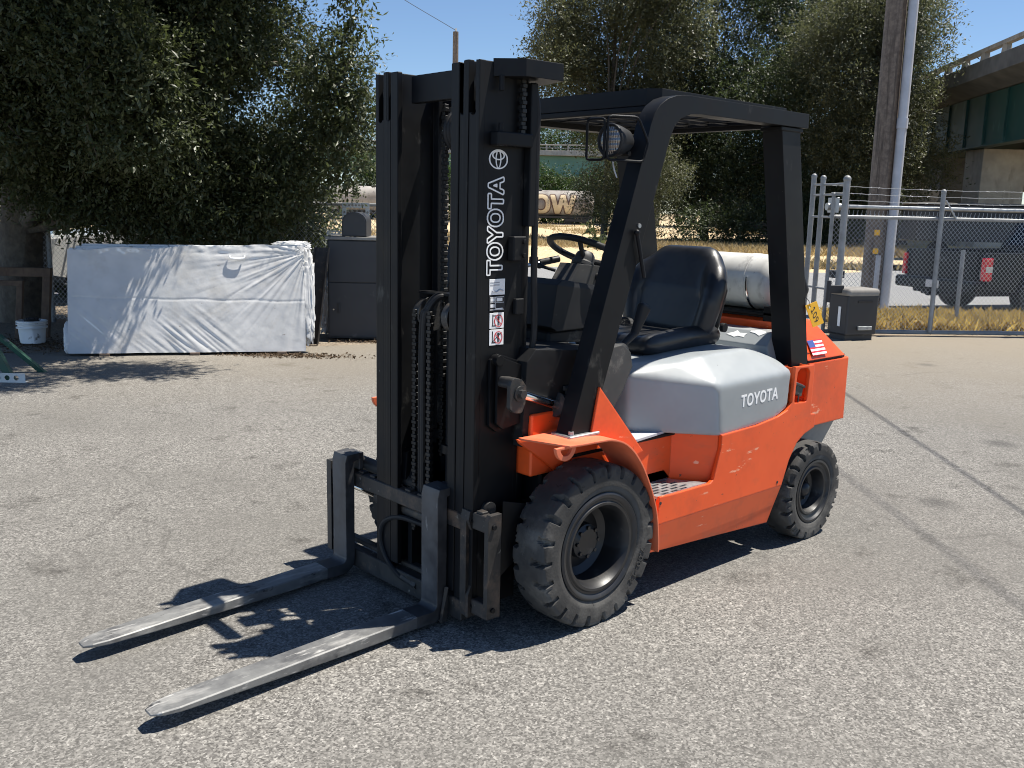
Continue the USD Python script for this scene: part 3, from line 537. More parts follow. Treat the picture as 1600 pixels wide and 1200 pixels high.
# ---------------------------------------------------------------- fences and gate
def chainlink(w, h, pitch, r, z0=0.0):
    """both families of diagonal wires of a w x h panel in the local xz plane"""
    P0, P1 = [], []
    for s in (1, -1):
        c = np.arange(-h, w + h, pitch)
        for a in c:
            x0, x1 = a, a + s * h * .9; z_0, z_1 = 0.0, h
            lo, hi = 0.0, 1.0; dx = x1 - x0
            for bound, sign in ((0.0, 1), (w, -1)):
                f = (bound - x0) / dx
                if (dx > 0) == (sign > 0): lo = max(lo, f)
                else: hi = min(hi, f)
            if hi - lo < .02: continue
            P0.append((x0 + dx * lo, s * r * .8, z0 + h * lo)); P1.append((x0 + dx * hi, s * r * .8, z0 + h * hi))
    P0, P1 = np.array(P0), np.array(P1); D = unit(P1 - P0); A = np.tile([0, 1.0, 0], (len(D), 1)); B = np.cross(D, A); V = []
    for t in (0, 2 * PI / 3, 4 * PI / 3):
        o = (math.cos(t) * A + math.sin(t) * B) * r; V += [P0 + o, P1 + o]
    V = np.stack(V, 1).reshape(-1, 3); k = np.arange(len(D)) * 6
    return trimesh.Trimesh(V, np.vstack([x for a, b in ((0, 2), (2, 4), (4, 0)) for x in (np.c_[k + a, k + b, k + b + 1], np.c_[k + a, k + b + 1, k + a + 1])]), process=False)
def barbed(w, z, y=0.0, sag=.03, r=.0028, seed=0):
    x = np.linspace(0, w, 14); P = np.c_[x, np.full(14, y), z - sag * (1 - (2 * x / w - 1) ** 2)]
    g = np.random.default_rng(seed); b = []
    for q in np.arange(.06, w, .12):
        d = g.normal(size=3); d /= np.linalg.norm(d); c = np.array([q, y, z - sag * (1 - (2 * q / w - 1) ** 2)]); b.append(cyl(c - d * .02, c + d * .02, .002, 4))
    return cat(tube(P, r, 6, 2), b)
def place(l0, d0, l1, d1):     # a thing whose local x runs from (l0, d0) to (l1, d1)
    a, b = W(l0, d0), W(l1, d1); v = b - a
    return a, math.degrees(math.atan2(v[1], v[0])), float(np.hypot(v[0], v[1]))
loc, rz, wid = place(4.25, 13.05, 7.9, 13.42)
t = thing('sliding_gate', 'galvanised chain link sliding gate with barbed wire on top, right of the forklift', 'gate', loc, rz)
def gp(x, y, z): return (x, y, z)
obj('bottom_rail', tube([(0, 0, .045), (wid, 0, .045)], .03, 10, 1, False), M['galv_dull'], t)
obj('middle_rail', tube([(0, 0, 1.61), (wid, 0, 1.61)], .024, 10, 1, False), M['galv_dull'], t)
obj('track_pipe', tube([(.1, .05, 1.745), (wid, .05, 1.745)], .027, 12, 1, False), M['steel'], t)
obj('chain_link', chainlink(wid, 1.60, .062, .0025, .05), M['wire'], t, smooth=False, kind='stuff')
obj('knuckles', cat([cyl((x, 0, 1.6), (x + .012, 0, 1.70), .003, 4) for x in np.arange(.02, wid, .060)]), M['wire'], t, kind='stuff')
for k, z in enumerate((2.02, 1.93, 1.84)): obj('barbed_wire', barbed(wid, z, .02 * k, .03, seed=k), M['wire'], t)
for x, z1, r in ((1.57, 1.97, .032), (.02, 1.9, .026), (3.4, 1.95, .03)):
    obj('post', cat(cyl((x, -.03, .05), (x, -.03, z1), r, 14), trimesh.creation.icosphere(2, r * 1.15).apply_translation((x, -.03, z1))), M['galv_dull'], t, smooth=40)
obj('brace', cyl((1.62, -.02, 1.86), (1.80, -.02, 1.60), .012, 8), M['steel'], t)
loc, rz, wid = place(4.38, 12.86, 4.20, 13.74)
t = thing('gate_post_frame', 'tall galvanised gate guide frame of round capped posts behind the rear of the forklift', 'gate post', loc, rz)
for x, r, z1 in ((0.0, .045, 2.10), (.62, .036, 2.13), (.88, .036, 2.16)):
    obj('post', cat(cyl((x, 0, -.05), (x, 0, z1), r, 18), trimesh.creation.icosphere(2, r * 1.12).apply_translation((x, 0, z1))), M['galv_dull'], t, smooth=40)
for z in (2.04, 1.90, 1.60, .62): obj('cross_tube', cyl((0, 0, z), (.88, 0, z), .016, 10), M['galv_dull'], t)
obj('roller', cat(cyl((.30, -.10, 1.74), (.30, .10, 1.74), .05, 16), bx(.2, .4, -.03, .03, 1.66, 1.86)), M['steel'], t)
obj('latch', bx(.2, .34, -.2, -.02, .78, .88), M['ink'], t)
loc, rz, wid = place(4.75, 14.9, 9.5, 15.25)
t = thing('roadside_fence_post', 'thin grey steel post standing in the dry grass behind the gate', 'post', W(6.55, 14.0), 0)
obj('post', cyl((0, 0, -.1), (0, 0, 1.15), .03, 12), M['galv_dull'], t); obj('cap', cyl((0, 0, 1.15), (0, 0, 1.17), .034, 12), M['galv_dull'], t)
loc, rz, wid = place(-9.0, 12.55, -1.42, 12.3)
t = thing('chain_link_fence', 'chain link fence running under the oak behind the wrapped panels and cabinet', 'fence', loc, rz)
obj('chain_link', chainlink(wid, 1.58, .060, .0024, .04), M['wire'], t, smooth=False, kind='stuff')
obj('rail', tube([(0, 0, 1.62), (wid, 0, 1.62)], .024, 10, 1, False), M['galv_dull'], t)
for x in (.3, 2.9, 5.3, wid - .03): obj('post', cat(cyl((x, .04, -.05), (x, .04, 1.68), .03, 12), trimesh.creation.icosphere(1, .034).apply_translation((x, .04, 1.68))), M['galv_dull'], t, smooth=40)

# ---------------------------------------------------------------- gate operator
loc, rz, _ = place(4.36, 12.42, 4.92, 12.62)
t = thing('gate_operator', 'black gate motor box with a rounded grey lid, beside the gate posts', 'gate motor', loc, rz)
prof = [(0, .06), (.5, .06), (.5, .60), (0, .60)]
obj('housing', rbox(0, .5, -.02, .36, .07, .60, .025), M['cabinet'], t)
obj('lid', cat(rbox(-.012, .512, -.035, .375, .575, .685, .05)), M['cabinet_top'], t)
obj('base', bx(.03, .47, .02, .34, 0, .07), M['cabinet'], t)
obj('name_plate', bx(.17, .40, -.026, -.021, .50, .53, .0005), M['rusty'], t)
obj('label', bx(-.006, -.001, .10, .15, .18, .44, .0005), M['white'], t); 
obj('lock_bar', cat(bx(.18, .40, -.05, -.021, .14, .19), cyl((.33, -.052, .165), (.33, -.06, .165), .012, 12)), M['steel'], t)
obj('drive_arm', cat(bx(-.20, 0.02, .1, .16, .62, .72), cyl((-.2, .13, .5), (-.2, .13, .78), .03, 12)), M['ink'], t)

# ---------------------------------------------------------------- stacked panels under plastic wrap
loc, rz, wid = place(-4.60, 9.68, -2.26, 10.24)
t = thing('wrapped_panels', 'pale panels standing on edge under wrinkled clear plastic wrap beside the dark cabinet', 'panel stack', loc, rz)
HP = 1.17; n_, m_ = 240, 120
S_, T_ = np.meshgrid(np.linspace(0, wid, n_), np.linspace(0, 1, m_), indexing='ij')
top = HP - .075 * (1 - S_ / wid) - .012 * np.sin(S_ * 9)
Z_ = .03 + T_ * (top - .03)
def ridge(a, b, f, s): q = fbm(np.stack([a * f, b * .7, a * 0 + s], -1), 3, int(s)); return np.abs(q - .5)
rx, rz_ = S_ - wid, Z_ - HP * .93
ang = np.arctan2(rz_, -rx + .03); rad = np.hypot(rx, rz_)
fan = np.clip(1 - rad / 1.35, 0, 1) ** .7 * (ridge(ang * 9, rad * 1.2, 1.0, 3) - .1) * .050
low = np.clip(1 - np.hypot((S_ - 1.18) / .62, (Z_ - .12) / .42), 0, 1) * (ridge((S_ * .75 + Z_ * .9) * 17, S_ - Z_, 1.0, 5) - .1) * .048
low2 = np.clip(1 - np.hypot((S_ - .28) / .5, (Z_ - .35) / .4), 0, 1) * (ridge((S_ * .8 + Z_ * .9) * 16, S_, 1.0, 6) - .1) * .03
gen = (fbm(np.stack([S_ * 2.2, Z_ * 2.2, S_ * 0], -1), 4, 8) - .5) * .022
topw = np.clip((T_ - .86) / .14, 0, 1) * (ridge(S_ * 3, Z_ * 9, 1.5, 9) - .12) * .05
seam = -.0035 * np.exp(-((Z_ - HP * (.515 - .035 * S_ / wid) - .006 * np.sin(S_ * 11)) / .010) ** 2) * (S_ > .05)
Y_ = -(fan + low + low2 + gen + topw + seam) + Z_ * .225
V = np.stack([S_, Y_, Z_], -1).reshape(-1, 3); i, j = np.meshgrid(np.arange(n_ - 1), np.arange(m_ - 1), indexing='ij'); k = (i * m_ + j).reshape(-1)
obj('plastic_wrap', trimesh.Trimesh(V, np.vstack([np.c_[k, k + m_, k + m_ + 1], np.c_[k, k + m_ + 1, k + 1]]), process=False), M['wrap'], t, smooth=True)
def lean(m, f=.225): m = m.copy(); m.vertices[:, 1] += m.vertices[:, 2] * f; return m
for q in range(3): obj('panel', lean(bx(.012 + .05 * q, wid - .014 - .03 * q, .028 + .062 * q, .086 + .062 * q, .03, HP - .065 + .02 * q, .004)), M['white_plastic'], t)
def crumple(x0, x1, y0, y1, z0, z1, amp, seed, f=7):
    m = trimesh.creation.icosphere(5); v = m.vertices; n = (np.abs(fbm(v * f * .5, 4, seed) - .5) * 2 - .35) * amp * 2.4
    v = np.sign(v) * np.abs(v) ** .6 * (1 + n[:, None]); m.vertices = v * [(x1 - x0) / 2, (y1 - y0) / 2, (z1 - z0) / 2] + [(x0 + x1) / 2, (y0 + y1) / 2, (z0 + z1) / 2]; return m
obj('wrap_tail', lean(crumple(wid - .06, wid + .11, .0, .17, .08, HP * .97, .13, 4, 9)), M['wrap'], t, smooth=True)
obj('wrap_bunch', lean(crumple(wid - .34, wid + .08, .03, .20, HP - .08, HP + .035, .15, 6, 8)), M['wrap'], t, smooth=True)
obj('wrap_corner', lean(crumple(-.055, .05, .0, .16, .02, .36, .1, 7, 6)), M['wrap'], t, smooth=True)
obj('hand_hole', lean(cat(tube([(1.62, -.02, HP - .12), (1.64, -.028, HP - .15), (1.76, -.028, HP - .15), (1.78, -.02, HP - .12)], .010, 8, 4))), M['white'], t)
for q in (.3, 1.2, 2.1): obj('timber_bearer', bx(q, q + .1, -.02, .3, 0, .028), M['lumber'], t)
t = thing('dark_plank', 'dark steel channel leaning upright between the wrapped panels and the cabinet', 'steel channel', W(-2.36, 10.95), PLAN)
def slant(m): m = m.copy(); m.vertices[:, 0] += m.vertices[:, 2] * .11; m.vertices[:, 1] += m.vertices[:, 2] * .1; return m
obj('web', slant(bx(-.085, .085, .02, .035, 0, 1.12)), M['rusty'], t)
for q in (-.085, .075): obj('flange', slant(bx(q, q + .012, -.035, .035, 0, 1.12)), M['rusty'], t)
obj('pale_sheeting', crumple(-.28, .22, -.1, .2, 0, .82, .22, 12, 6), M['sack'], smooth=True, label='crumpled pale plastic sheeting heaped behind the leaning steel channel', category='plastic sheeting')
stage.GetPrimAtPath('/World/pale_sheeting').GetReferences()
UsdGeom.Xformable(stage.GetPrimAtPath('/World/pale_sheeting')).AddTranslateOp().Set(Gf.Vec3d(*W(-2.28, 11.75)))

# ---------------------------------------------------------------- dark cabinet, mail box
loc, rz, _ = place(-2.24, 11.40, -1.3, 11.44)
t = thing('steel_cabinet', 'dark grey steel cabinet with a dusty top, left of the mast', 'cabinet', loc, rz)
obj('body', bx(0, .92, 0, .62, .02, 1.20), M['cabinet'], t)
obj('top', bx(-.02, .94, -.03, .64, 1.203, 1.24), M['cabinet_top'], t)
obj('upper_panel', bx(.015, .905, -.016, -.002, .70, 1.19), M['cabinet'], t)
obj('door', bx(.015, .905, -.016, -.002, .04, .692), M['cabinet'], t)
obj('lock', cyl((.07, -.016, .37), (.07, -.024, .37), .010, 12), M['chrome'], t)
obj('handle', bx(.125, .15, -.035, -.018, .33, .45), M['ink'], t)
def perforated(x0, x1, z0, z1, y, n, along_x=True):
    p = sbox(x0, z0, x1, z1); c = np.linspace(0, 1, n + 2)[1:-1]
    for q in c: p = p.difference((Point(x0 + (x1 - x0) * q, (z0 + z1) / 2) if along_x else Point((x0 + x1) / 2, z0 + (z1 - z0) * q)).buffer(min(x1 - x0, z1 - z0) * .27, 6))
    return prism(p, 'y', y, y + .004)
obj('perforated_angle', perforated(-.05, .16, 1.25, 1.30, .30, 4), M['steel'], t, smooth=False)
t = thing('mail_box', 'black round topped mail box standing on the dark cabinet', 'mail box', W(-2.24 + .17, 11.44, 1.245), PLAN)
pr = [(0, 0), (.29, 0), (.29, .17)] + [(.145 + .145 * math.cos(a), .17 + .115 * math.sin(a)) for a in np.linspace(0, PI, 13)[1:-1]] + [(0, .17)]
obj('shell', prism(pr, 'y', 0, .40), M['cabinet'], t, smooth=40)
obj('door', prism([(x * .92 + .0116, z * .94 + .006) for x, z in pr], 'y', -.012, -.002), M['cabinet'], t, smooth=40)
t = thing('perforated_frame', 'white perforated steel angle frame standing behind the mail box', 'frame', W(-2.16, 11.95, 0), PLAN)
obj('rail', perforated(0, .34, 1.58, 1.64, 0, 7), M['pale_steel'], t, smooth=False)
for q in (0, .29): obj('upright', perforated(q, q + .05, 0, 1.576, .006, 30, False), M['pale_steel'], t, smooth=False)

# ---------------------------------------------------------------- clutter at the far left
t = thing('plastic_bucket', 'dirty white plastic bucket in the shade under the oak', 'bucket', W(-5.40, 10.55, .0), 0)
obj('pail', lathe([(.001, .01), (.125, .01), (.13, .02), (.15, .26), (.142, .26), (.12, .03), (.001, .03)], 32, 'z'), M['white_plastic'], t, smooth=40)
for z in (.185, .225, .25): obj('rib', lathe([(.143 + (z - .185) * .05, z - .008), (.162, z - .006), (.162, z + .006), (.143, z + .008)], 32, 'z'), M['white_plastic'], t, smooth=40)
obj('rag', shift(crumple(-.08, .07, -.1, .1, .20, .29, .25, 15), 0, 0, 0), M['ink'], t, smooth=True)
t = thing('timber_frame', 'larger old timber frame leaning at the left edge behind the bucket', 'timber frame', W(-6.9, 11.0), PLAN, group=None)
for nm, m in (('rail', bx(0, 1.45, 0, .06, .70, .80)), ('stile', bx(1.36, 1.45, 0, .06, .0, .70)), ('stile', bx(0, .09, 0, .06, .0, .70))): obj(nm, lean(m, .2), M['lumber'], t)
t = thing('timber_frame', 'smaller old timber frame leaning inside the larger one at the left edge', 'timber frame', W(-6.9, 10.86), PLAN)
for nm, m in (('rail', bx(0, 1.20, 0, .05, .60, .66)), ('stile', bx(1.13, 1.20, 0, .05, .0, .60)), ('stile', bx(0, .07, 0, .05, .0, .60))): obj(nm, lean(m, .2), M['lumber'], t)
t = thing('steel_stand', 'green steel stand with a pale perforated foot cut by the left edge', 'steel stand', W(-4.50, 8.25), PLAN)
obj('leg', cat(hull([(.02 + a, b, z) for a in (0, .07) for b in (0, .05) for z in (0,)] + [(-.16 + a, b, .40) for a in (0, .07) for b in (0, .05)])), M['green_steel'], t)
obj('leg', hull([(.05 + a, .5 + b, 0) for a in (0, .06) for b in (0, .05)] + [(-.3 + a, .4 + b, .36) for a in (0, .06) for b in (0, .05)]), M['green_steel'], t)
obj('foot_rail', cat(perforated(-.6, .20, 0, .085, -.03, 9), bx(-.6, .2, -.025, .03, 0, .006)), M['pale_steel'], t, smooth=False)
obj('cross_rail', hull([(-.6, 0, .18), (-.6, .03, .24), (0, 0, .02), (0, .03, .08)]), M['pale_steel'], t)

# ---------------------------------------------------------------- pickups
def pickup(label, paint, loc, rz, group):
    """x forward from the rear bumper, y to its left, z up"""
    t = thing('pickup_truck', label, 'pickup truck', loc, rz, group=group)
    ra, fa, wr = 1.25, 4.85, .40
    def arch(c): return [(c + (wr + .09) * math.cos(a), .42 + (wr + .07) * math.sin(a)) for a in np.linspace(0, PI, 13)]
    side = [(.12, .50)] + arch(ra)[::-1] + arch(fa)[::-1] + [(5.75, .50), (5.82, .75), (5.80, 1.02), (4.45, 1.14), (4.3, 1.12), (2.1, 1.10), (.10, 1.08), (.07, .8)]
    for s in (-1, 1): obj('side_panel', prism(side, 'y', s * .98, s * .86), paint, t, smooth=False)
    obj('bed', cat(bx(.12, 2.2, -.855, .855, .60, .68), bx(2.1, 2.18, -.855, .855, .68, 1.08)), paint, t)
    obj('tailgate', cat(bx(.05, .13, -.80, .80, .58, 1.08, .01), bx(.03, .048, -.7, .7, .66, .98, .006)), paint, t)
    obj('tailgate_handle', bx(.022, .029, -.13, .13, .90, .97), M['ink'], t)
    obj('bumper', cat(bx(-.12, .10, -.98, .98, .40, .60, .03), bx(-.10, .05, -.5, .5, .34, .40)), M['truck'] if paint is M['truck'] else M['cabinet'], t)
    obj('number_plate', bx(-.128, -.123, -.16, .16, .44, .57, .001), M['clear'], t)
    obj('tow_hitch', cat(bx(-.22, .2, -.04, .04, .30, .37), bx(.0, .1, -.4, .4, .30, .36)), M['ink'], t)
    for s in (-1, 1):
        l = obj('tail_lamp', bx(.035, .21, s * .90, s * .992, .62, 1.0, .012), M['tail'], t)
        obj('reverse_lens', bx(.06, .20, s * .9935, s * .996, .76, .86, .001), M['clear'], l)
    obj('bonnet', hull([(x, s * .86, z) for s in (-1, 1) for x, z in ((4.4, .8), (5.74, .8), (4.4, 1.15), (5.72, 1.04))]), paint, t)
    obj('nose', bx(5.70, 5.80, -.85, .85, .5, 1.0, .04), paint, t)
    obj('cab', hull([(x, s * y, z) for s in (-1, 1) for x, y, z in ((2.2, .86, .6), (4.4, .86, .6), (2.2, .90, 1.14), (4.42, .90, 1.14), (2.5, .70, 1.82), (3.7, .70, 1.82), (2.9, .68, 1.86))]), paint, t, smooth=20)
    for s in (-1, 1):
        obj('side_window', hull([(x, s * y, z) for x, y, z in ((2.40, .897, 1.17), (4.12, .897, 1.17), (2.62, .735, 1.74), (3.62, .735, 1.74), (2.40, .88, 1.17), (4.12, .88, 1.17), (2.62, .715, 1.74), (3.62, .715, 1.74))]), M['glass_dark'], t)
    obj('rear_window', hull([(x, s * y, z) for s in (-1, 1) for x, y, z in ((2.20, .74, 1.18), (2.41, .60, 1.74), (2.30, .74, 1.18), (2.52, .60, 1.74))]), M['glass_dark'], t)
    obj('windscreen', hull([(x, s * y, z) for s in (-1, 1) for x, y, z in ((4.40, .80, 1.18), (3.74, .64, 1.80), (4.30, .80, 1.18), (3.64, .64, 1.80))]), M['glass_dark'], t)
    obj('chassis', bx(.3, 5.4, -.55, .55, .32, .56, .02), M['ink'], t)
    for x in (ra, fa):
        for s in (-1, 1):
            w = part('wheel', t, (x, s * .86, .40))
            m = lathe([(.24, -.11), (.36, -.13), (.395, -.11), (.40, 0), (.395, .11), (.36, .13), (.24, .11)], 36, 'y'); m.fix_normals()
            obj('tyre', m, M['rubber'], w, smooth=40)
            sp = [Polygon([(.04, -.018), (.235, -.028), (.235, .028), (.04, .018)])]
            sp = unary_union([affinity.rotate(sp[0], k * 36, origin=(0, 0)) for k in range(10)] + [Point(0, 0).buffer(.07), Point(0, 0).buffer(.25).difference(Point(0, 0).buffer(.215))])
            obj('rim', prism(sp, 'y', s * .085, s * .10), M['alloy'], w, smooth=False); obj('drum', cyl((0, -.06 * s, 0), (0, .05 * s, 0), .2, 20), M['ink'], w)
    return t
h = RT2 * .95 + FW2 * .31; a = math.degrees(math.atan2(h[1], h[0])); c = W(7.79, 15.9) ; nrm = np.array([-h[1], h[0]])
# heading away to the right: its left side faces the yard or not, so centre the truck on the far side of the near corner
away = FW2 * .95 - RT2 * .31
loc = np.r_[c[:2] + away * .98, -.02]
pickup('dark pickup truck parked behind the sliding gate with its red tail lamp showing', M['truck'], loc, a, None)
hv = -RT2 * .72 - FW2 * .69; b = math.degrees(math.atan2(hv[1], hv[0])); q = W(-7.0, 14.2)[:2] - hv * 5.8; nv = np.array([-hv[1], hv[0]]); loc = np.r_[q + nv * .98 * (-1 if nv @ FW2 < 0 else 1), -.02]
pickup('pale pickup truck half hidden behind the fence under the oak', M['truck_white'], loc, b, None)
# trailers and containers parked in the shade under the overpass
t = thing('dark_trailer', 'dark box trailer parked in the shade below the overpass', 'trailer', W(15.6, 37.5, 0), PLAN - 8)
obj('body', bx(0, 4.6, 0, 2.2, .75, 2.15, .03), M['cabinet'], t); obj('roof', bx(-.05, 4.65, -.05, 2.25, 2.155, 2.22, .02), M['cabinet_top'], t)
for x in (.9, 3.6): obj('wheel', cyl((x, -.05, .38), (x, .25, .38), .38, 20), M['rubber'], t)
obj('drawbar', bx(-1.2, 0, 1.0, 1.2, .55, .72), M['ink'], t)
# ---------------------------------------------------------------- forklift: x forward, y to its left, origin on the ground below the front axle
FK = thing('forklift', 'orange and grey forklift truck with a black mast in the middle of the yard', 'forklift')
def fk(name, m, mat, parent=None, smooth=30, **kw): return obj(name, m, M[mat], parent or FK, smooth, **kw)
BOTH = (1, -1)
def sided(m, s): return m if s > 0 else mirror(m)
def lettering(poly, org, ex, ey, depth=.0015): return orient(extr(poly, depth), [ex, ey, np.cross(ex, ey)], org)

# --- wheels
def tyre_mesh(R, w, rin, lugs, seed, depth=.020):
    hw = w / 2
    key = np.array([(rin, -.80), (rin + .012, -.93), (rin + .03, -.985), (R * .86, -1.0), (R * .945, -.985), (R * .982, -.90), (R * .997, -.70), (R, -.35), (R, .35), (R * .997, .70), (R * .982, .90), (R * .945, .985), (R * .86, 1.0), (rin + .03, .985), (rin + .012, .93), (rin, .80)])
    seg = np.r_[0, np.cumsum(np.hypot(np.diff(key[:, 0]), np.diff(key[:, 1] * hw)))]; s = np.linspace(0, seg[-1], 78)
    r, y = np.interp(s, seg, key[:, 0]), np.interp(s, seg, key[:, 1] * hw)
    n = 420; th = np.linspace(0, 2 * PI, n, endpoint=False); TH, Rr = np.meshgrid(th, r, indexing='ij'); Y = np.repeat(y[None], n, 0)
    nz = fbm(np.stack([np.cos(TH) * R * 26, np.sin(TH) * R * 26, Y * 26], -1), 3, seed) - .5
    nb = fbm(np.stack([np.cos(TH) * R * 9, np.sin(TH) * R * 9, np.sign(Y) * 3], -1), 2, seed + 3) - .5
    ph = (TH * lugs / (2 * PI) + np.where(Y > 0, .5, 0) + nz * .35) % 1.0
    band = np.clip((np.abs(Y) / hw - .42 - nb * .5) / .16, 0, 1) * np.clip((Rr - R * .84) / (R * .05), 0, 1)
    cut = np.clip((.125 - np.abs(ph - .5)) / .05, 0, 1) * band
    chip = np.clip((nz - .10) / .12, 0, 1) * np.clip((np.abs(Y) / hw - .72) / .15, 0, 1) * np.clip((Rr - R * .88) / (R * .05), 0, 1)
    Rr = Rr - depth * cut - .010 * chip + nz * .0012
    Y = Y - np.sign(Y) * (cut * .008 + chip * .008) * (np.abs(Y) > .8 * hw)
    V = np.stack([Rr * np.cos(TH), Y, Rr * np.sin(TH)], -1).reshape(-1, 3); m_ = len(r)
    i, j = np.meshgrid(np.arange(n), np.arange(m_ - 1), indexing='ij'); i2 = (i + 1) % n
    F = np.vstack([np.stack([i * m_ + j, i2 * m_ + j + 1, i2 * m_ + j], -1).reshape(-1, 3), np.stack([i * m_ + j, i * m_ + j + 1, i2 * m_ + j + 1], -1).reshape(-1, 3)])
    m = trimesh.Trimesh(V, F, process=False); m.fix_normals(); return m
def ring_text(s, h, r0, a0, y, sg):
    p = text_poly(s, h, True); m = extr(p, .0025); v = m.vertices; a = a0 - v[:, 0] / r0 * 1.0; r = r0 + v[:, 1]
    m.vertices = np.stack([-r * np.cos(a), np.full(len(v), y) + sg * v[:, 2], r * np.sin(a)], 1); return m
def wheel(name, cx, cy, R, w, rin, lugs, seed, front):
    s = 1 if cy > 0 else -1; p = part(name, FK, (cx, cy, R - .004))
    obj('tyre', tyre_mesh(R, w, rin, lugs, seed, (.018 if front else .024)), M['tyre'], p, smooth=28)
    hw = w / 2
    if front:
        pr = [(rin + .004, .70 * hw), (rin + .004, .90 * hw), (rin - .004, .97 * hw), (rin - .014, .95 * hw), (rin - .022, .86 * hw), (rin - .030, .86 * hw), (rin - .036, .93 * hw), (rin - .046, .92 * hw), (rin - .058, .72 * hw), (rin - .064, .40 * hw), (rin - .066, -.35 * hw), (.12, -.55 * hw), (.075, -.50 * hw), (.02, -.50 * hw)]
    else:
        pr = [(rin + .004, .70 * hw), (rin + .003, .92 * hw), (rin - .008, .94 * hw), (rin - .016, .80 * hw), (rin - .030, .74 * hw), (rin - .036, .82 * hw), (rin - .046, .80 * hw), (rin - .056, .45 * hw), (rin - .060, .05 * hw), (.08, -.1 * hw), (.045, -.08 * hw), (.002, -.08 * hw)]
    m = lathe([(a, s * b) for a, b in pr], 72); m.fix_normals()
    obj('rim', m, M['rim'], p, smooth=35)
    if front:
        h = lathe([(.001, s * .012), (.052, s * .012), (.060, s * .006), (.070, s * .0), (.074, -s * .03), (.074, -s * .055)], 40); h.fix_normals(); obj('hub', h, M['rim'], p)
        for k in range(8):
            a = k * PI / 4; obj('wheel_bolt', cyl((.058 * math.cos(a), s * .002, .058 * math.sin(a)), (.058 * math.cos(a), s * .016, .058 * math.sin(a)), .008, 6), M['rim'], p)
        if s > 0: obj('sidewall_lettering', ring_text('7.00-12', .026, .243, -.22, hw * .995, 1), M['tyre'], p, smooth=False)
    else:
        h = lathe([(.001, s * .045), (.018, s * .043), (.032, s * .034), (.040, s * .018), (.042, -s * .02)], 32); h.fix_normals(); obj('hub', h, M['rim'], p, smooth=50)
        for k in range(6):
            a = k * PI / 3; obj('wheel_bolt', cyl((.066 * math.cos(a), -s * .01, .066 * math.sin(a)), (.066 * math.cos(a), s * .008, .066 * math.sin(a)), .008, 6), M['rim'], p)
for s in BOTH:
    wheel('front_wheel', 0, s * .487, .327, .178, .214, 23, 3 + s, True)
    wheel('rear_wheel', -1.60, s * .490, .250, .160, .158, 19, 8 + s, False)

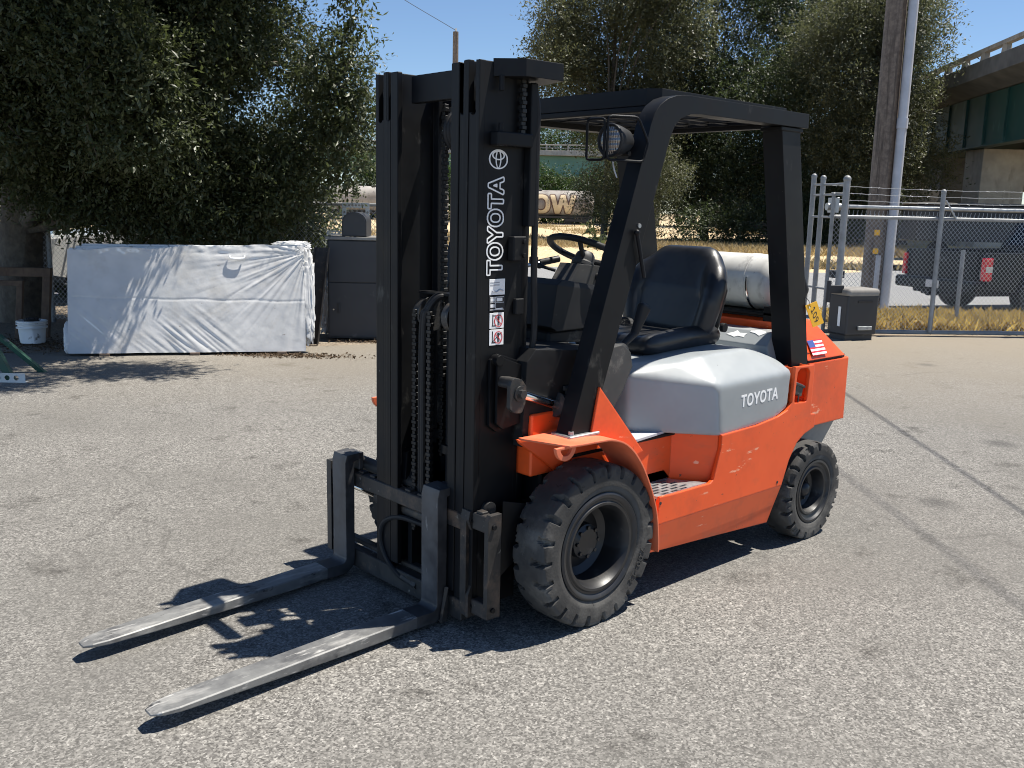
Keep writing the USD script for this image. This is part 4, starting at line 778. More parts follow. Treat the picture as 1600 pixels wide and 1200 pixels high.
# --- chassis
fk('frame', cat(bx(-1.55, .12, -.34, .34, .24, .62, .01), bx(-.5, .30, -.20, .20, .16, .42, .01)), 'black')
fk('front_axle', cyl((0, -.42, .325), (0, .42, .325), .085, 24), 'black')
fk('rear_axle', bx(-1.67, -1.53, -.41, .41, .17, .33, .01), 'black')
for s in BOTH:
    # front fender: flat plate running down round the back of the tyre
    path = [(.298, .772), (.06, .768), (-.02, .757), (-.085, .733), (-.145, .690), (-.20, .630), (-.25, .555), (-.295, .47), (-.325, .39), (-.342, .30), (-.348, .225)]
    P = smoothpath([(x, 0, z) for x, z in path], 4)[:, [0, 2]]; T = np.gradient(P, axis=0); T /= np.linalg.norm(T, axis=1, keepdims=True); N = np.c_[T[:, 1], -T[:, 0]]
    out = P; inn = P + N * np.where(N[:, 1:] < 0, 1, -1) * .007 if False else P - np.c_[-T[:, 1], T[:, 0]] * -.007
    poly = Polygon(np.vstack([out, inn[::-1]])).buffer(0)
    def outer_y(x): return np.where(x > .06, .612 - .20 * np.clip((x - .22) / .08, 0, 1) ** 2.0, .612 - .03 * np.clip((.06 - x) / .4, 0, 1))
    y0, k = .40, len(P)
    V = np.vstack([np.c_[q[:, 0], np.full(k, y0), q[:, 1]] for q in (out, inn)] + [np.c_[q[:, 0], outer_y(q[:, 0]), q[:, 1]] for q in (out, inn)])
    A, B, C_, D_ = 0, k, 2 * k, 3 * k; i = np.arange(k - 1); F = []
    for a, b in ((A, C_), (D_, B), (B, A), (C_, D_)): F += [np.c_[a + i, b + i, b + i + 1], np.c_[a + i, b + i + 1, a + i + 1]]
    F += [[[A, B, D_], [A, D_, C_], [A + k - 1, C_ + k - 1, D_ + k - 1], [A + k - 1, D_ + k - 1, B + k - 1]]]
    m = trimesh.Trimesh(V, np.vstack(F), process=False); m.fix_normals()
    fk('fender', sided(m, s), 'orange_dusty', smooth=35)
    fk('fender_inner_wall', sided(prism(np.vstack([P - [0, .010], [(-.348, .2), (-.02, .52), (.16, .66), (.285, .745)]]), 'y', .384, .396), s), 'orange', smooth=False)
    fk('lashing_eye', sided(cat(orient(extr(Point(0, 0).buffer(.052, 16).intersection(sbox(-.06, -.06, .06, .0)).difference(affinity.scale(Point(0, -.004).buffer(.03, 12), 1, 1).intersection(sbox(-.05, -.05, .05, -.008))), .014), [(-1, 0, 0), (0, 0, 1), (0, 1, 0)], (.235, .575, .764))), s), 'orange_dusty')
    fk('gusset', sided(prism([(-.008, .950), (.030, .770), (-.02, .757), (-.085, .735), (-.145, .694), (-.20, .634), (-.285, .655)], 'y', .512, .522), s), 'orange')
    # overhead guard side: front leg, bend and roof rail in one tube
    oc = [(-.262 - .135 * (1 - math.cos(a)) * 1.35, 1.955 + .118 * math.sin(a)) for a in np.linspace(0, PI / 2, 9)]
    outer = [(.138, .776), (-.205, 1.80)] + [(-.232, 1.885)] + [(-.247, 1.94), (-.268, 1.985), (-.30, 2.020), (-.345, 2.047), (-.40, 2.063), (-.47, 2.070), (-1.37, 2.070)]
    inner = [(-1.37, 2.006), (-.56, 2.004), (-.49, 1.998), (-.43, 1.978), (-.392, 1.945), (-.368, 1.90), (-.348, 1.84), (-.325, 1.77), (.022, .776)]
    fk('guard_front_leg', sided(prism(outer + inner, 'y', .437, .512), s), 'black', smooth=20)
    fk('guard_rear_leg', sided(prism([(-1.175, 2.003), (-1.325, 2.003), (-1.56, .868), (-1.415, .868)], 'y', .395, .497), s), 'black', smooth=False)
    fk('rear_leg_cap', sided(bx(-1.345, -1.165, .39, .503, 1.985, 2.004, .003), s), 'black')
    fk('leg_foot', sided(cat(bx(-.01, .155, .425, .53, .766, .778, .003)), s), 'steel')
    for q in ((.015, .52), (.13, .52)): fk('foot_bolt', sided(cyl((q[0], q[1] - .01, .778), (q[0], q[1] - .01, .792), .011, 6), s), 'steel')
    fk('leg_bolt', sided(cyl((-.205, .512, 1.56), (-.205, .517, 1.56), .009, 8), s), 'steel')
# --- overhead guard roof
ro = [(-.36, .39), (-.40, .435), (-1.30, .435), (-1.30, -.435), (-.40, -.435), (-.36, -.39)]
rp = Polygon(ro); ring = rp.difference(rp.buffer(-.012, join_style=2))
fk('roof_frame', prism(ring, 'z', 2.03, 2.095), 'black', smooth=False)
fk('roof_front_plate', prism(rp.buffer(-.012, join_style=2).intersection(sbox(-.545, -.5, 0, .5)), 'z', 2.034, 2.04), 'black', smooth=False)
for k in range(7): fk('roof_bar', bx(-1.288, -.55, -.36 + k * .12 - .012, -.36 + k * .12 + .012, 2.035, 2.085, .002), 'black')
for k in range(3): fk('roof_bar_tie', bx(-.70 - k * .22, -.688 - k * .22, -.42, .42, 2.028, 2.034, .001), 'black')
fk('front_cross_rail', bx(-.40, -.36, -.437, .437, 2.005, 2.029, .003), 'black')
fk('rear_cross_rail', bx(-1.35, -1.31, -.437, .437, 2.01, 2.06, .003), 'black')
# --- work lamp in its guard
L = part('work_lamp', FK)
c = np.array([-.115, .432, 1.877])
m = lathe([(.001, -.10), (.03, -.098), (.046, -.075), (.057, -.035), (.061, -.012), (.061, .006), (.054, .008)], 40, 'x', c); m.fix_normals(); obj('housing', m, M['plastic'], L, smooth=50)
obj('lens', lathe([(.054, .004), (.042, .010), (.02, .014), (.001, .015)], 40, 'x', c), M['lens'], L, smooth=60)
obj('bezel', tube([(c[0] + .006, c[1] + .058 * math.cos(a), c[2] + .058 * math.sin(a)) for a in np.linspace(0, 2 * PI, 41)], .006, 8, 1, False), M['plastic'], L)
wr_ = lambda P: tube(smoothpath(P, 5), .0052, 8, 1, False)
def loop(pts): 
    out = []
    for i in range(len(pts)):
        p0, p1, p2 = (np.array(pts[(i + k) % len(pts)], float) for k in (-1, 0, 1)); a, b = p1 + (p0 - p1) / np.linalg.norm(p0 - p1) * .016, p1 + (p2 - p1) / np.linalg.norm(p2 - p1) * .016
        out += [a, (a + b + 2 * p1) / 4, b]
    return tube(np.array(out + [out[0]]), .0052, 8, 1, False)
obj('wire_guard', cat(loop([(-.055, .362, 1.803), (-.055, .362, 1.953), (-.055, .452, 1.953), (-.055, .452, 1.803)]), loop([(-.06, .462, 1.803), (-.06, .462, 1.962), (-.17, .515, 1.962), (-.225, .524, 1.87), (-.20, .524, 1.80)]), tube([(-.058, .45, 1.81), (-.06, .465, 1.81)], .005, 6, 1)), M['black'], L)
obj('mount', cat(bx(-.25, -.17, .40, .436, 1.84, 1.88), cyl((-.18, .43, 1.83), (-.18, .47, 1.83), .01, 10)), M['black'], L)
obj('lead', tube([(-.13, .43, 1.80), (-.135, .435, 1.77), (-.15, .437, 1.74)], .003, 6, 4), M['pipe_grey'], L)
fk('gas_strut', cat(cyl((-.18, .525, 1.535), (-.235, .525, 1.36), .008, 10), trimesh.creation.icosphere(2, .012).apply_translation((-.18, .525, 1.535))), 'black')

# --- body sides
panel = [(-.352, .3332), (-.362, .452), (-.45, .448), (-.712, .447), (-.735, .46), (-.778, .60), (-.778, .655), (-1.05, .662), (-1.22, .680), (-1.30, .700), (-1.335, .735), (-1.342, .905), (-1.515, .90), (-1.515, .655), (-1.56, .65), (-1.556, .585), (-1.47, .563), (-1.405, .528), (-1.345, .45), (-1.295, .3332)]
for s in BOTH:
    pl = Polygon(panel); hole = Polygon([(-1.365, .74), (-1.455, .735), (-1.465, .865), (-1.45, .88), (-1.39, .882), (-1.375, .87)]).buffer(.012, 4)
    fk('side_panel', sided(prism(pl.difference(hole), 'y', .542, .560), s), 'orange', smooth=False)
    sk = [(-.352, .3332), (-1.295, .3332), (-1.27, .235), (-1.238, .150), (-.80, .178), (-.346, .207)]
    m = prism(Polygon(sk), 'y', .542, .560); v = m.vertices; v[:, 1] -= np.clip((.333 - v[:, 2]) / .15, 0, 1) * .030; m.vertices = v
    fk('side_skirt', sided(m, s), 'orange', smooth=False)
    fk('latch_pocket', sided(cat(bx(-1.49, -1.345, .470, .478, .715, .90, .002), bx(-1.353, -1.345, .478, .541, .715, .90, .001), bx(-1.49, -1.482, .478, .541, .715, .90, .001), bx(-1.481, -1.354, .478, .541, .715, .722, .001)), s), 'orange')
    fk('latch', sided(cat(orient(bx(-.035, .035, -.02, .02, -.03, .03, .004), [(.95, 0, .3), (0, 1, 0), (-.3, 0, .95)], (-1.40, .535, .79)), orient(bx(-.045, .045, -.004, .004, .0, .012, .002), [(.95, 0, .3), (0, 1, 0), (-.3, 0, .95)], (-1.40, .556, .805)), bx(-1.40, -1.392, .552, .557, .725, .77, .001)), s), 'black_worn')
    fk('step_plate', sided(prism(Polygon([(-.36, .39), (-.36, .548), (-.70, .548), (-.62, .42), (-.62, .39)]).difference(unary_union([affinity.rotate(sbox(x, y, x + .045, y + .013), 0) for i, y in enumerate(np.arange(.402, .54, .026)) for x in np.arange(-.60 + (i % 2) * .03, -.39, .062)])), 'z', .440, .452), s), 'steel', smooth=False)
    fk('step_tray', sided(bx(-.72, -.355, .39, .54, .415, .425, .002), s), 'black')
    fk('step_inner_wall', sided(cat(prism([(-.30, .43), (-.64, .43), (-.64, .655), (-.30, .66)], 'y', .375, .388), hull([(x, y, z) for z in (.43, .655) for x, y in ((-.64, .375), (-.64, .388), (-.775, .541), (-.79, .541), (-.79, .375))]), hull([(-.30, .388, .45), (-.64, .388, .45), (-.30, .375, .45), (-.60, .388, .49), (-.30, .388, .49)])), s), 'orange', smooth=False)
    fk('step_inner_wall', sided(bx(-.635, -.08, .345, .386, .40, .655, .003), s), 'orange')
    fk('floor_step', sided(prism([(-.28, .20), (-.28, .405), (-.36, .425), (-.60, .392), (-.66, .40), (-.62, .20)], 'z', .662, .672), s), 'pipe_grey', smooth=False)
    fk('panel_screw', sided(cyl((-.368, .558, .425), (-.368, .562, .425), .007, 8), s), 'ink'); fk('panel_screw', sided(cyl((-1.255, .558, .355), (-1.255, .562, .355), .007, 8), s), 'ink')
    fk('side_box', sided(bx(-1.34, -.80, .35, .539, .30, .655, .004), s), 'black')
fk('floor', bx(-.68, .05, -.40, .40, .645, .660), 'black')
# --- hood
H = [(-.44, .30, .672), (-.772, .548, .650), (-1.05, .548, .658), (-1.22, .548, .676), (-1.318, .546, .71), (-.42, .30, .925), (-.742, .548, .878), (-1.325, .548, .885), (-.47, .25, .965), (-.64, .395, .968), (-.80, .41, .990), (-1.10, .42, .998), (-1.20, .42, .985), (-1.325, .47, .93)]
def soften(ms, edge, it, lam=.5):
    q = m3.Manifold.batch_boolean([m3.Manifold.hull_points(np.asarray(m.vertices, float)) for m in ms], m3.OpType.Add).refine_to_length(edge); m = tm(q)
    m.merge_vertices(digits_vertex=6); trimesh.smoothing.filter_laplacian(m, lamb=lam, iterations=it, volume_constraint=False); return m
hd = soften([hull([(x, sg * (y + .003), z) for x, y, z in H for sg in (1, -1)])], .014, 3)
fk('front_bulkhead', cat(bx(-.02, .215, .19, .382, .60, .845, .006)), 'orange')
fk('front_bulkhead', mirror(bx(-.02, .215, .19, .382, .60, .845, .006)), 'orange')
fk('hood', hd, 'grey', smooth=40)
hy = float(np.percentile(hd.vertices[(hd.vertices[:, 0] > -1.24) & (hd.vertices[:, 0] < -.90) & (hd.vertices[:, 2] > .75) & (hd.vertices[:, 2] < .84), 1], 99))
fk('hood_seam', bx(-1.30, -.45, -.30, .30, .64, .668, .002), 'rubber')
fk('hood_lettering', lettering(text_poly('TOYOTA', .052, True), (-.915, hy + .0003, .762), (-1, 0, 0.022), (0, 0, 1), .0009), 'white', smooth=False)
fk('radiator_cover', cat(hull([(x, sg * y, z) for sg in (1, -1) for x, y, z in ((-1.335, .46, .70), (-1.335, .40, .985), (-1.40, .385, 1.045), (-1.49, .385, 1.05), (-1.49, .46, .70))])), 'grey', smooth=20, label='grey radiator cover with torn white labels')
def torn(cx, cy, seed, r=.05):
    g = np.random.default_rng(seed); a = np.linspace(0, 2 * PI, 11, endpoint=False); q = r * g.uniform(.35, 1.0, 11); return Polygon(np.c_[cx + np.cos(a) * q * 1.5, cy + np.sin(a) * q * .6])
fk('torn_label', lettering(unary_union([torn(0, 0, 1, .045), torn(.10, .03, 5, .04)]), (-1.372, .20, 1.02), (0, 1, 0), (-.73, 0, .68)), 'white', smooth=False)
# --- counterweight
up_cw = [(-1.53, .44, .905), (-1.57, .492, .905), (-1.93, .492, .905), (-2.06, .30, .905), (-1.50, .40, 1.085), (-1.53, .39, 1.10), (-1.76, .385, 1.085), (-1.86, .24, 1.085)]
fk('upper_counterweight', hull([(x, sg * y, z) for x, y, z in up_cw for sg in (1, -1)]), 'orange', smooth=15)
lo_cw = [(-1.575, .497), (-1.96, .497), (-1.985, .48), (-2.10, .28), (-2.10, -.28), (-1.985, -.48), (-1.96, -.497), (-1.575, -.497)]
fk('lower_counterweight', prism(Polygon(lo_cw), 'z', .565, .89), 'orange', smooth=30)
fk('counterweight_seam', prism(Polygon(lo_cw).buffer(-.02), 'z', .889, .906), 'rubber')
fk('counterweight_base', hull([(x, sg * y, z) for sg in (1, -1) for x, y, z in ((-1.60, .42, .563), (-1.97, .45, .563), (-2.06, .25, .563), (-1.72, .34, .32), (-1.93, .36, .32), (-1.98, .40, .46))]), 'cabinet_top', smooth=False)
ex, ey = np.array([-1.0, 0, 0]), np.array([0, -.515, .857]); ey /= np.linalg.norm(ey)
fo = np.array([-1.612, .4885, .925]); fo = fo + np.cross(ex, ey) * .0035
fl = part('flag_sticker', FK)
obj('field', lettering(sbox(0, 0, .135, .082), fo, ex, ey, .001), M['red'], fl, smooth=False)
for k in range(4): obj('stripe', lettering(sbox(.0 if k < 2 else .056, .003 + k * .0205, .135, .0135 + k * .0205), fo + np.cross(ex, ey) * .001, ex, ey, .0006), M['white'], fl, smooth=False)
obj('canton', lettering(sbox(0, .0442, .056, .082), fo + np.cross(ex, ey) * .001, ex, ey, .0008), M['blue'], fl, smooth=False)
fk('tank_cradle', cat(bx(-1.80, -1.52, -.40, .30, 1.100, 1.112, .002), bx(-1.80, -1.50, -.40, .315, 1.113, 1.128, .002), bx(-1.80, -1.76, .27, .31, 1.05, 1.15), bx(-1.55, -1.50, .26, .31, 1.085, 1.16), tube([(-1.66 + .150 * math.cos(a), -.20, 1.268 + .150 * math.sin(a)) for a in np.linspace(-1.2, 4.3, 30)], .007, 6, 1, False)), 'black')

# --- seat
S = part('seat', FK)
def sph(p, r): return trimesh.creation.icosphere(2, r).vertices + np.array(p)
def caps(*pr): return hull(np.vstack([sph(p, r) for p, r in pr]))
obj('cushion', soften([caps(*[((x, y, z), .048) for x, z in ((-.665, 1.015), (-1.13, 1.005)) for y in (-.19, .19)]), *[caps(((-.66, s * .215, 1.025), .048), ((-.90, s * .218, 1.042), .05), ((-1.14, s * .21, 1.035), .05)) for s in BOTH]], .02, 6), M['vinyl'], S, smooth=80)
obj('backrest', soften([caps(*[((x, s * y, z), r) for s in BOTH for x, y, z, r in ((-1.10, .18, 1.07, .055), (-1.145, .20, 1.24, .06), (-1.205, .135, 1.40, .055))]), *[caps(((-1.055, s * .215, 1.06), .05), ((-1.085, s * .246, 1.22), .056), ((-1.13, s * .236, 1.31), .05)) for s in BOTH], *[caps(((-1.085, s * .246, 1.22), .056), ((-1.13, s * .236, 1.31), .05), ((-1.205, s * .145, 1.385), .05)) for s in BOTH]], .018, 7), M['vinyl'], S, smooth=80)
obj('shell', cat(caps(*[((x, s * y, z), .03) for s in BOTH for x, y, z in ((-1.15, .20, 1.03), (-1.195, .215, 1.25), (-1.235, .15, 1.37))])), M['plastic'], S, smooth=60)
obj('base', cat(bx(-1.12, -.62, -.21, .21, .955, .985, .008), bx(-1.1, -.66, -.19, -.17, .94, .96), bx(-1.1, -.66, .17, .19, .94, .96), cyl((-.64, .22, .972), (-.80, .235, .972), .006, 8)), M['plastic'], S)
obj('hinge', cyl((-1.16, .255, 1.075), (-1.16, .275, 1.075), .022, 14), M['plastic'], S)
# --- cowl, column, steering wheel
fk('cowl', cat(hull([(x, sg * y, z) for sg in (1, -1) for x, y, z in ((.245, .36, .72), (.245, .38, 1.05), (.20, .38, 1.095), (-.22, .40, 1.06), (-.30, .36, 1.0), (-.22, .36, .70))])), 'plastic', smooth=25)
fk('knee_panel', cat(hull([(x, y, z) for y in (.34, .432) for x, z in ((-.06, .79), (-.17, .80), (-.25, .90), (-.30, .99), (-.285, 1.05), (-.235, 1.085), (-.1, 1.07))])), 'plastic_grey', smooth=25)
fk('cowl_lip', bx(.225, .252, -.37, .37, .930, .948, .004), 'rubber')
fk('display_pod', hull([(x, sg * y, z) for sg in (1, -1) for x, y, z in ((-.125, .13, 1.13), (-.16, .125, 1.305), (-.20, .115, 1.325), (-.40, .115, 1.295), (-.43, .12, 1.27), (-.40, .125, 1.115), (-.16, .13, 1.11))]), 'plastic', smooth=12)
fk('pod_neck', bx(-.38, -.14, -.10, .10, 1.05, 1.11, .012), 'plastic')
fk('steering_column', cat(hull([(-.30, s * .06, 1.30) for s in BOTH] + [(-.36, s * .06, 1.385) for s in BOTH] + [(-.52, s * .055, 1.37) for s in BOTH] + [(-.53, s * .05, 1.26) for s in BOTH] + [(-.42, s * .05, 1.24) for s in BOTH]), cyl((-.36, 0, 1.09), (-.46, 0, 1.33), .035, 18)), 'plastic_grey', smooth=20)
fk('column_stalk', cat(cyl((-.48, .05, 1.325), (-.51, .13, 1.315), .018, 16), cyl((-.33, -.06, 1.35), (-.27, -.10, 1.37), .008, 10), trimesh.creation.icosphere(2, .014).apply_translation((-.27, -.10, 1.37))), 'rubber')
SWc = np.array([-.465, .0, 1.432]); n_ = np.array([-.40, 0, .917]); a_ = np.array([.917, 0, .40]); b_ = np.array([0, 1.0, 0])
SW = part('steering_wheel', FK)
tor = trimesh.creation.torus(.172, .0145, 96, 14); th = np.arctan2(tor.vertices[:, 1], tor.vertices[:, 0]); tor.vertices *= (1 + .006 * np.sin(th * 46))[:, None]
obj('wheel_rim', orient(tor, [a_, b_, n_], SWc), M['rubber'], SW, smooth=60)
for q in (0.5, 2.6, 4.6):
    e = SWc + .165 * (a_ * math.cos(q) + b_ * math.sin(q)); obj('spoke', tube([SWc - n_ * .035, SWc * .5 + e * .5 - n_ * .022, e], .011, 8, 4), M['rubber'], SW)
m = orient(lathe([(.001, .012), (.03, .009), (.042, -.004), (.046, -.02), (.046, -.036), (.052, -.04), (.052, -.058), (.04, -.065)], 32, 'z'), [a_, b_, n_], SWc - n_ * .01); m.fix_normals()
obj('horn_boss', m, M['plastic_grey'], SW, smooth=40)
fk('grab_handle', cat(tube([(-.02, -.30, 1.12), (-.06, -.30, 1.26), (-.10, -.295, 1.315), (-.20, -.28, 1.335), (-.42, -.23, 1.375)], .010, 10, 5)), 'chrome')
fk('handle_grip', cat(cyl((-.40, -.235, 1.372), (-.50, -.21, 1.39), .016, 14), bx(-.385, -.355, -.26, -.225, 1.37, 1.40)), 'rubber')
fk('hydraulic_lever', cat(*[cat(tube([(-.20, -.10 - k * .07, 1.06), (-.24, -.10 - k * .07, 1.17), (-.30, -.10 - k * .07, 1.22)], .007, 8, 4), trimesh.creation.icosphere(2, .02).apply_translation((-.30, -.10 - k * .07, 1.225))) for k in range(3)]), 'rubber')
fk('brake_lever', cat(hull(np.vstack([sph((-.36, .30, 1.04), .016), sph((-.46, .30, 1.10), .016)])), hull(np.vstack([sph((-.46, .30, 1.10), .018), sph((-.525, .30, 1.20), .022), sph((-.50, .30, 1.215), .018)]))), 'plastic', smooth=50)
fk('lever_boot', caps(((-.29, .34, 1.03), .045), ((-.335, .33, 1.035), .04)), 'rubber', smooth=60)

# --- mast
FX, RX, TOP = .445, .225, 2.122
for s in BOTH:
    for kind, (y0, y1, z0, z1, xo) in {'outer_rail': (.262, .315, .10, TOP - .004, 0), 'middle_rail': (.2135, .2585, .12, TOP, .002), 'inner_rail': (.163, .2100, .14, TOP - .004, .004)}.items():
        web = (y1 - .014, y1) if kind == 'outer_rail' else ((y0 + y1) / 2 - .008, (y0 + y1) / 2 + .008) if kind == 'middle_rail' else (y1 - .014, y1)
        parts_ = [bx(RX + xo, FX + xo - .001, web[0], web[1], z0, z1, .002), bx(RX + xo, RX + xo + .02, y0, y1 - (.0005 if kind == 'outer_rail' else 0), z0, z1, .002)]
        if kind == 'inner_rail': parts_.append(bx(FX + xo - .024, FX + xo, y0, y1, z0, z1, .003))
        else:
            zc_ = z1 - .175; e = (y1 - .020, y1 + .0005)
            parts_ += [prism(unary_union([sbox(y0, z0, y1 + .0005, zc_), sbox(e[0], z0, e[1], z1)]).difference(Point(e[0] - .012, zc_ + .004).buffer(.014, 6)), 'x', FX + xo - .024, FX + xo)]
        fk(kind, sided(cat(parts_), s), 'black', smooth=False)
    for y in (.276, .228): fk('mast_roller', sided(cyl((FX - .075, y - .010, TOP - .075), (FX - .075, y + .012, TOP - .075), .060, 28), s), 'rusty')
    fk('top_bracket', sided(prism([(.385, .3165), (.31, .405), (.135, .415), (.07, .17), (.222, .17), (.222, .3165)], 'z', 2.068, 2.128), s), 'black', smooth=False)
    fk('anchor_block', sided(bx(.225, .395, .3165, .362, 1.832, 1.880, .004), s), 'black')
    for z in (1.86, 2.02): fk('anchor_bolt', sided(cyl((.362, .338, z), (.362, .338, z + .05), .010, 10), s), 'black')
    fk('anchor_plate', sided(bx(.19, .222, .28, .345, 1.55, 2.06, .003), s), 'black')
    fk('lift_cylinder', sided(cat(cyl((.188, .262, .18), (.188, .262, 1.72), .034, 24), cyl((.188, .262, 1.72), (.188, .262, 1.76), .040, 24)), s), 'black')
    fk('lift_rod', sided(cyl((.188, .262, 1.76), (.188, .262, 2.067), .020, 18), s), 'black_worn')
    for q in (bx(.235, .300, .3165, .352, 1.425, 1.515, .004), bx(.226, .268, .3165, .336, 1.225, 1.285, .003)): fk('hose_clamp', sided(q, s), 'black')
    fk('clamp_bolt', sided(cat(*[cyl((.25, .352, z), (.25, .360, z), .009, 6) for z in (1.445, 1.495)]), s), 'black')
    fk('side_hose', sided(tube([(.205, .33, 2.06), (.185, .335, 1.98), (.183, .335, 1.80), (.180, .335, 1.40), (.172, .335, 1.22), (.168, .325, 1.10), (.18, .28, .95)], .0125, 10, 6), s), 'rubber')
    fk('tilt_bracket', sided(cat(prism(Polygon([(.380, 1.062), (.345, 1.080), (.150, 1.015), (.150, .845), (.345, .790), (.380, .818)]).buffer(.004), 'y', .3165, .330), prism(Polygon([(.365, 1.055), (.335, 1.070), (.14, 1.000), (.14, .955), (.20, .935), (.20, .89), (.14, .875), (.14, .83), (.335, .80), (.365, .825)]), 'y', .338, .350), cyl((.355, .3165, 1.062), (.355, .3535, 1.062), .02, 24)), s), 'black', smooth=False)
    fk('mast_foot', sided(cat(bx(.12, .222, .27, .315, .16, .42, .004), prism(Point(.17, .30).buffer(.06).difference(Point(.165, .30).buffer(.045)).intersection(sbox(.10, .2, .24, .4)), 'z', .43, .47)), s), 'black')
    C = part('tilt_cylinder', FK)
    p0, p1 = np.array([.315, .385, .945]), np.array([-.20, .385, .775]); d = (p1 - p0) / np.linalg.norm(p1 - p0)
    obj('clevis', sided(cat(prism(Polygon([(.315, .985), (.345, .990), (.350, .975), (.350, .90), (.335, .888), (.312, .885), (.300, .91), (.298, .965)]).buffer(.014, 8), 'y', .402, .420), prism(Polygon([(.31, .985), (.345, .990), (.35, .978), (.305, .972)]).buffer(.014, 8), 'y', .348, .402)), s), M['black_worn'], C)
    obj('pin', sided(cat(cyl((.315, .42, .945), (.315, .426, .945), .030, 20), cyl((.315, .426, .945), (.315, .442, .945), .017, 6)), s), M['black_worn'], C)
    obj('rod', sided(cyl(p0 + d * .03, p0 + d * .30, .0185, 18), s), M['chrome'], C)
    obj('barrel', sided(cat(cyl(p0 + d * .245, p0 + d * .44, .046, 26), cyl(p0 + d * .237, p0 + d * .250, .048, 26)), s), M['black_worn'], C)
    q = p0 + d * .30 + np.array([0, 0, .044]); obj('fitting', sided(cat(cyl(q, q + [0, 0, .035], .010, 8), cyl(q + [-.02, 0, .035], q + [.02, 0, .035], .010, 8)), s), M['black_worn'], C)
fk('top_cross_beam', bx(.355, .385, -.1625, .1625, 2.005, 2.108, .003), 'black')
fk('lower_cross_beam', bx(.228, .246, -.261, .261, .16, .30, .003), 'black')
fk('middle_cross_beam', bx(.250, .268, -.160, .160, .66, .70, .003), 'black')
fk('rear_cross_beam', bx(.200, .222, -.31, .31, 1.93, 2.03, .003), 'black')
# centre free lift cylinder, chains and hoses
fk('free_lift_cylinder', cat(cyl((.33, .075, .20), (.33, .075, 1.16), .045, 28), cyl((.33, .075, .655), (.33, .075, .69), .062, 24)), 'black')
fk('chain_sheave_bracket', cat(bx(.30, .36, -.145, .15, 1.272, 1.282, .003), bx(.30, .36, .045, .060, 1.15, 1.275), bx(.30, .36, .115, .13, 1.15, 1.275)), 'black')
for y in (.085, -.095):
    fk('chain_sheave', cat(cyl((.345, y - .022, 1.195), (.345, y + .022, 1.195), .062, 32), cyl((.345, y + .022, 1.195), (.345, y + .030, 1.195), .020, 16), cyl((.345, y + .020, 1.195), (.345, y + .026, 1.195), .070, 32)), 'black_worn')
def chain(x, y, z0, z1, w=.028):
    out = []
    for k, z in enumerate(np.arange(z0, z1, .0145)):
        o = .0 if k % 2 else .006
        out.append(bx(x - .010, x + .010, y - w / 2 + o, y + w / 2 - o, z, z + .0143, .0015))
    return cat(out)
for y in (-.100, -.005, ): fk('lift_chain', chain(.405, y, .30, 1.20), 'chain', smooth=False, kind='stuff')
fk('lift_chain', chain(.285, -.075, .60, 2.0), 'chain', smooth=False, kind='stuff')
fk('lift_chain', chain(.255, .335, 1.88, 2.06, .022), 'chain', smooth=False, kind='stuff')
for k, (y, x) in enumerate(((-.068, .40), (-.040, .41))): fk('mast_hose', tube([(x, y, .35), (x, y, 1.10), (x - .01, y + .02, 1.22), (x - .05, y + .05, 1.27), (x - .10, y + .05, 1.20), (x - .12, y + .05, .8)], .0125, 10, 6), 'rubber')
fk('mast_hose', tube([(.30, -.02, 1.99), (.285, .005, 1.85), (.28, .03, 1.5), (.28, .035, 1.0)], .010, 8, 6), 'rubber')
fk('mast_hose', tube([(.30, .055, 2.0), (.285, .075, 1.9), (.275, .085, 1.7), (.275, .085, 1.2)], .012, 8, 6), 'rubber')
fk('mast_hose', tube([(.28, .06, 1.78), (.28, -.005, 1.66), (.28, -.015, 1.45), (.28, .0, 1.1)], .006, 8, 6), 'rubber')
fk('hose_reel', cat(*[trimesh.creation.torus(.075, .012, 36, 10).apply_transform(trimesh.transformations.rotation_matrix(PI / 2, (1, 0, 0))).apply_translation((.265, .0 + k * .02, 1.90)) for k in range(4)]), 'rubber', smooth=60)
# markings on the mast
EX, EY = np.array([0, 0, 1.0]), np.array([1.0, 0, 0])
fk('mast_lettering', lettering(text_poly('TOYOTA', .064, True).buffer(.0015).boundary.buffer(.0021) if False else (lambda p: affinity.scale(p, (1.725 - 1.375) / (p.bounds[2] - p.bounds[0]), 1, origin=(p.bounds[0], 0)))(text_poly('TOYOTA', .066, True).buffer(.002)).boundary.buffer(.0026), (.328, .3155, 1.372), EX, EY), 'white', smooth=False)
def ell(cx, cy, a, b, w): e = affinity.scale(Point(cx, cy).buffer(1, 32), a, b); return e.difference(affinity.scale(Point(cx, cy).buffer(1, 32), a - w, b - w * .8))
logo = unary_union([ell(0, 0, .045, .0345, .0055), ell(0, .0135, .030, .0165, .0055), ell(0, .001, .0135, .0325, .0048)])
fk('mast_emblem', lettering(logo, (.352, .3155, 1.786), (-1, 0, 0), (0, 0, 1)), 'white', smooth=False)
def tag_(name, x1, x0, z0, z1, mat, y=.3153): return fk(name, bx(x0, x1, y, y + .0015, z0, z1, .0003), mat)
l1 = tag_('data_label', .384, .308, 1.302, 1.360, 'white'); obj('print', cat(*[bx(.335, .38, .3170, .3174, z, z + .004, .0001) for z in (1.345, 1.336)], tube([(.318, .3172, 1.316), (.335, .3172, 1.321), (.35, .3172, 1.313), (.372, .3172, 1.317)], .003, 6, 4)), M['pipe_grey'], l1)
l2 = tag_('capacity_plate', .384, .308, 1.243, 1.297, 'ink')
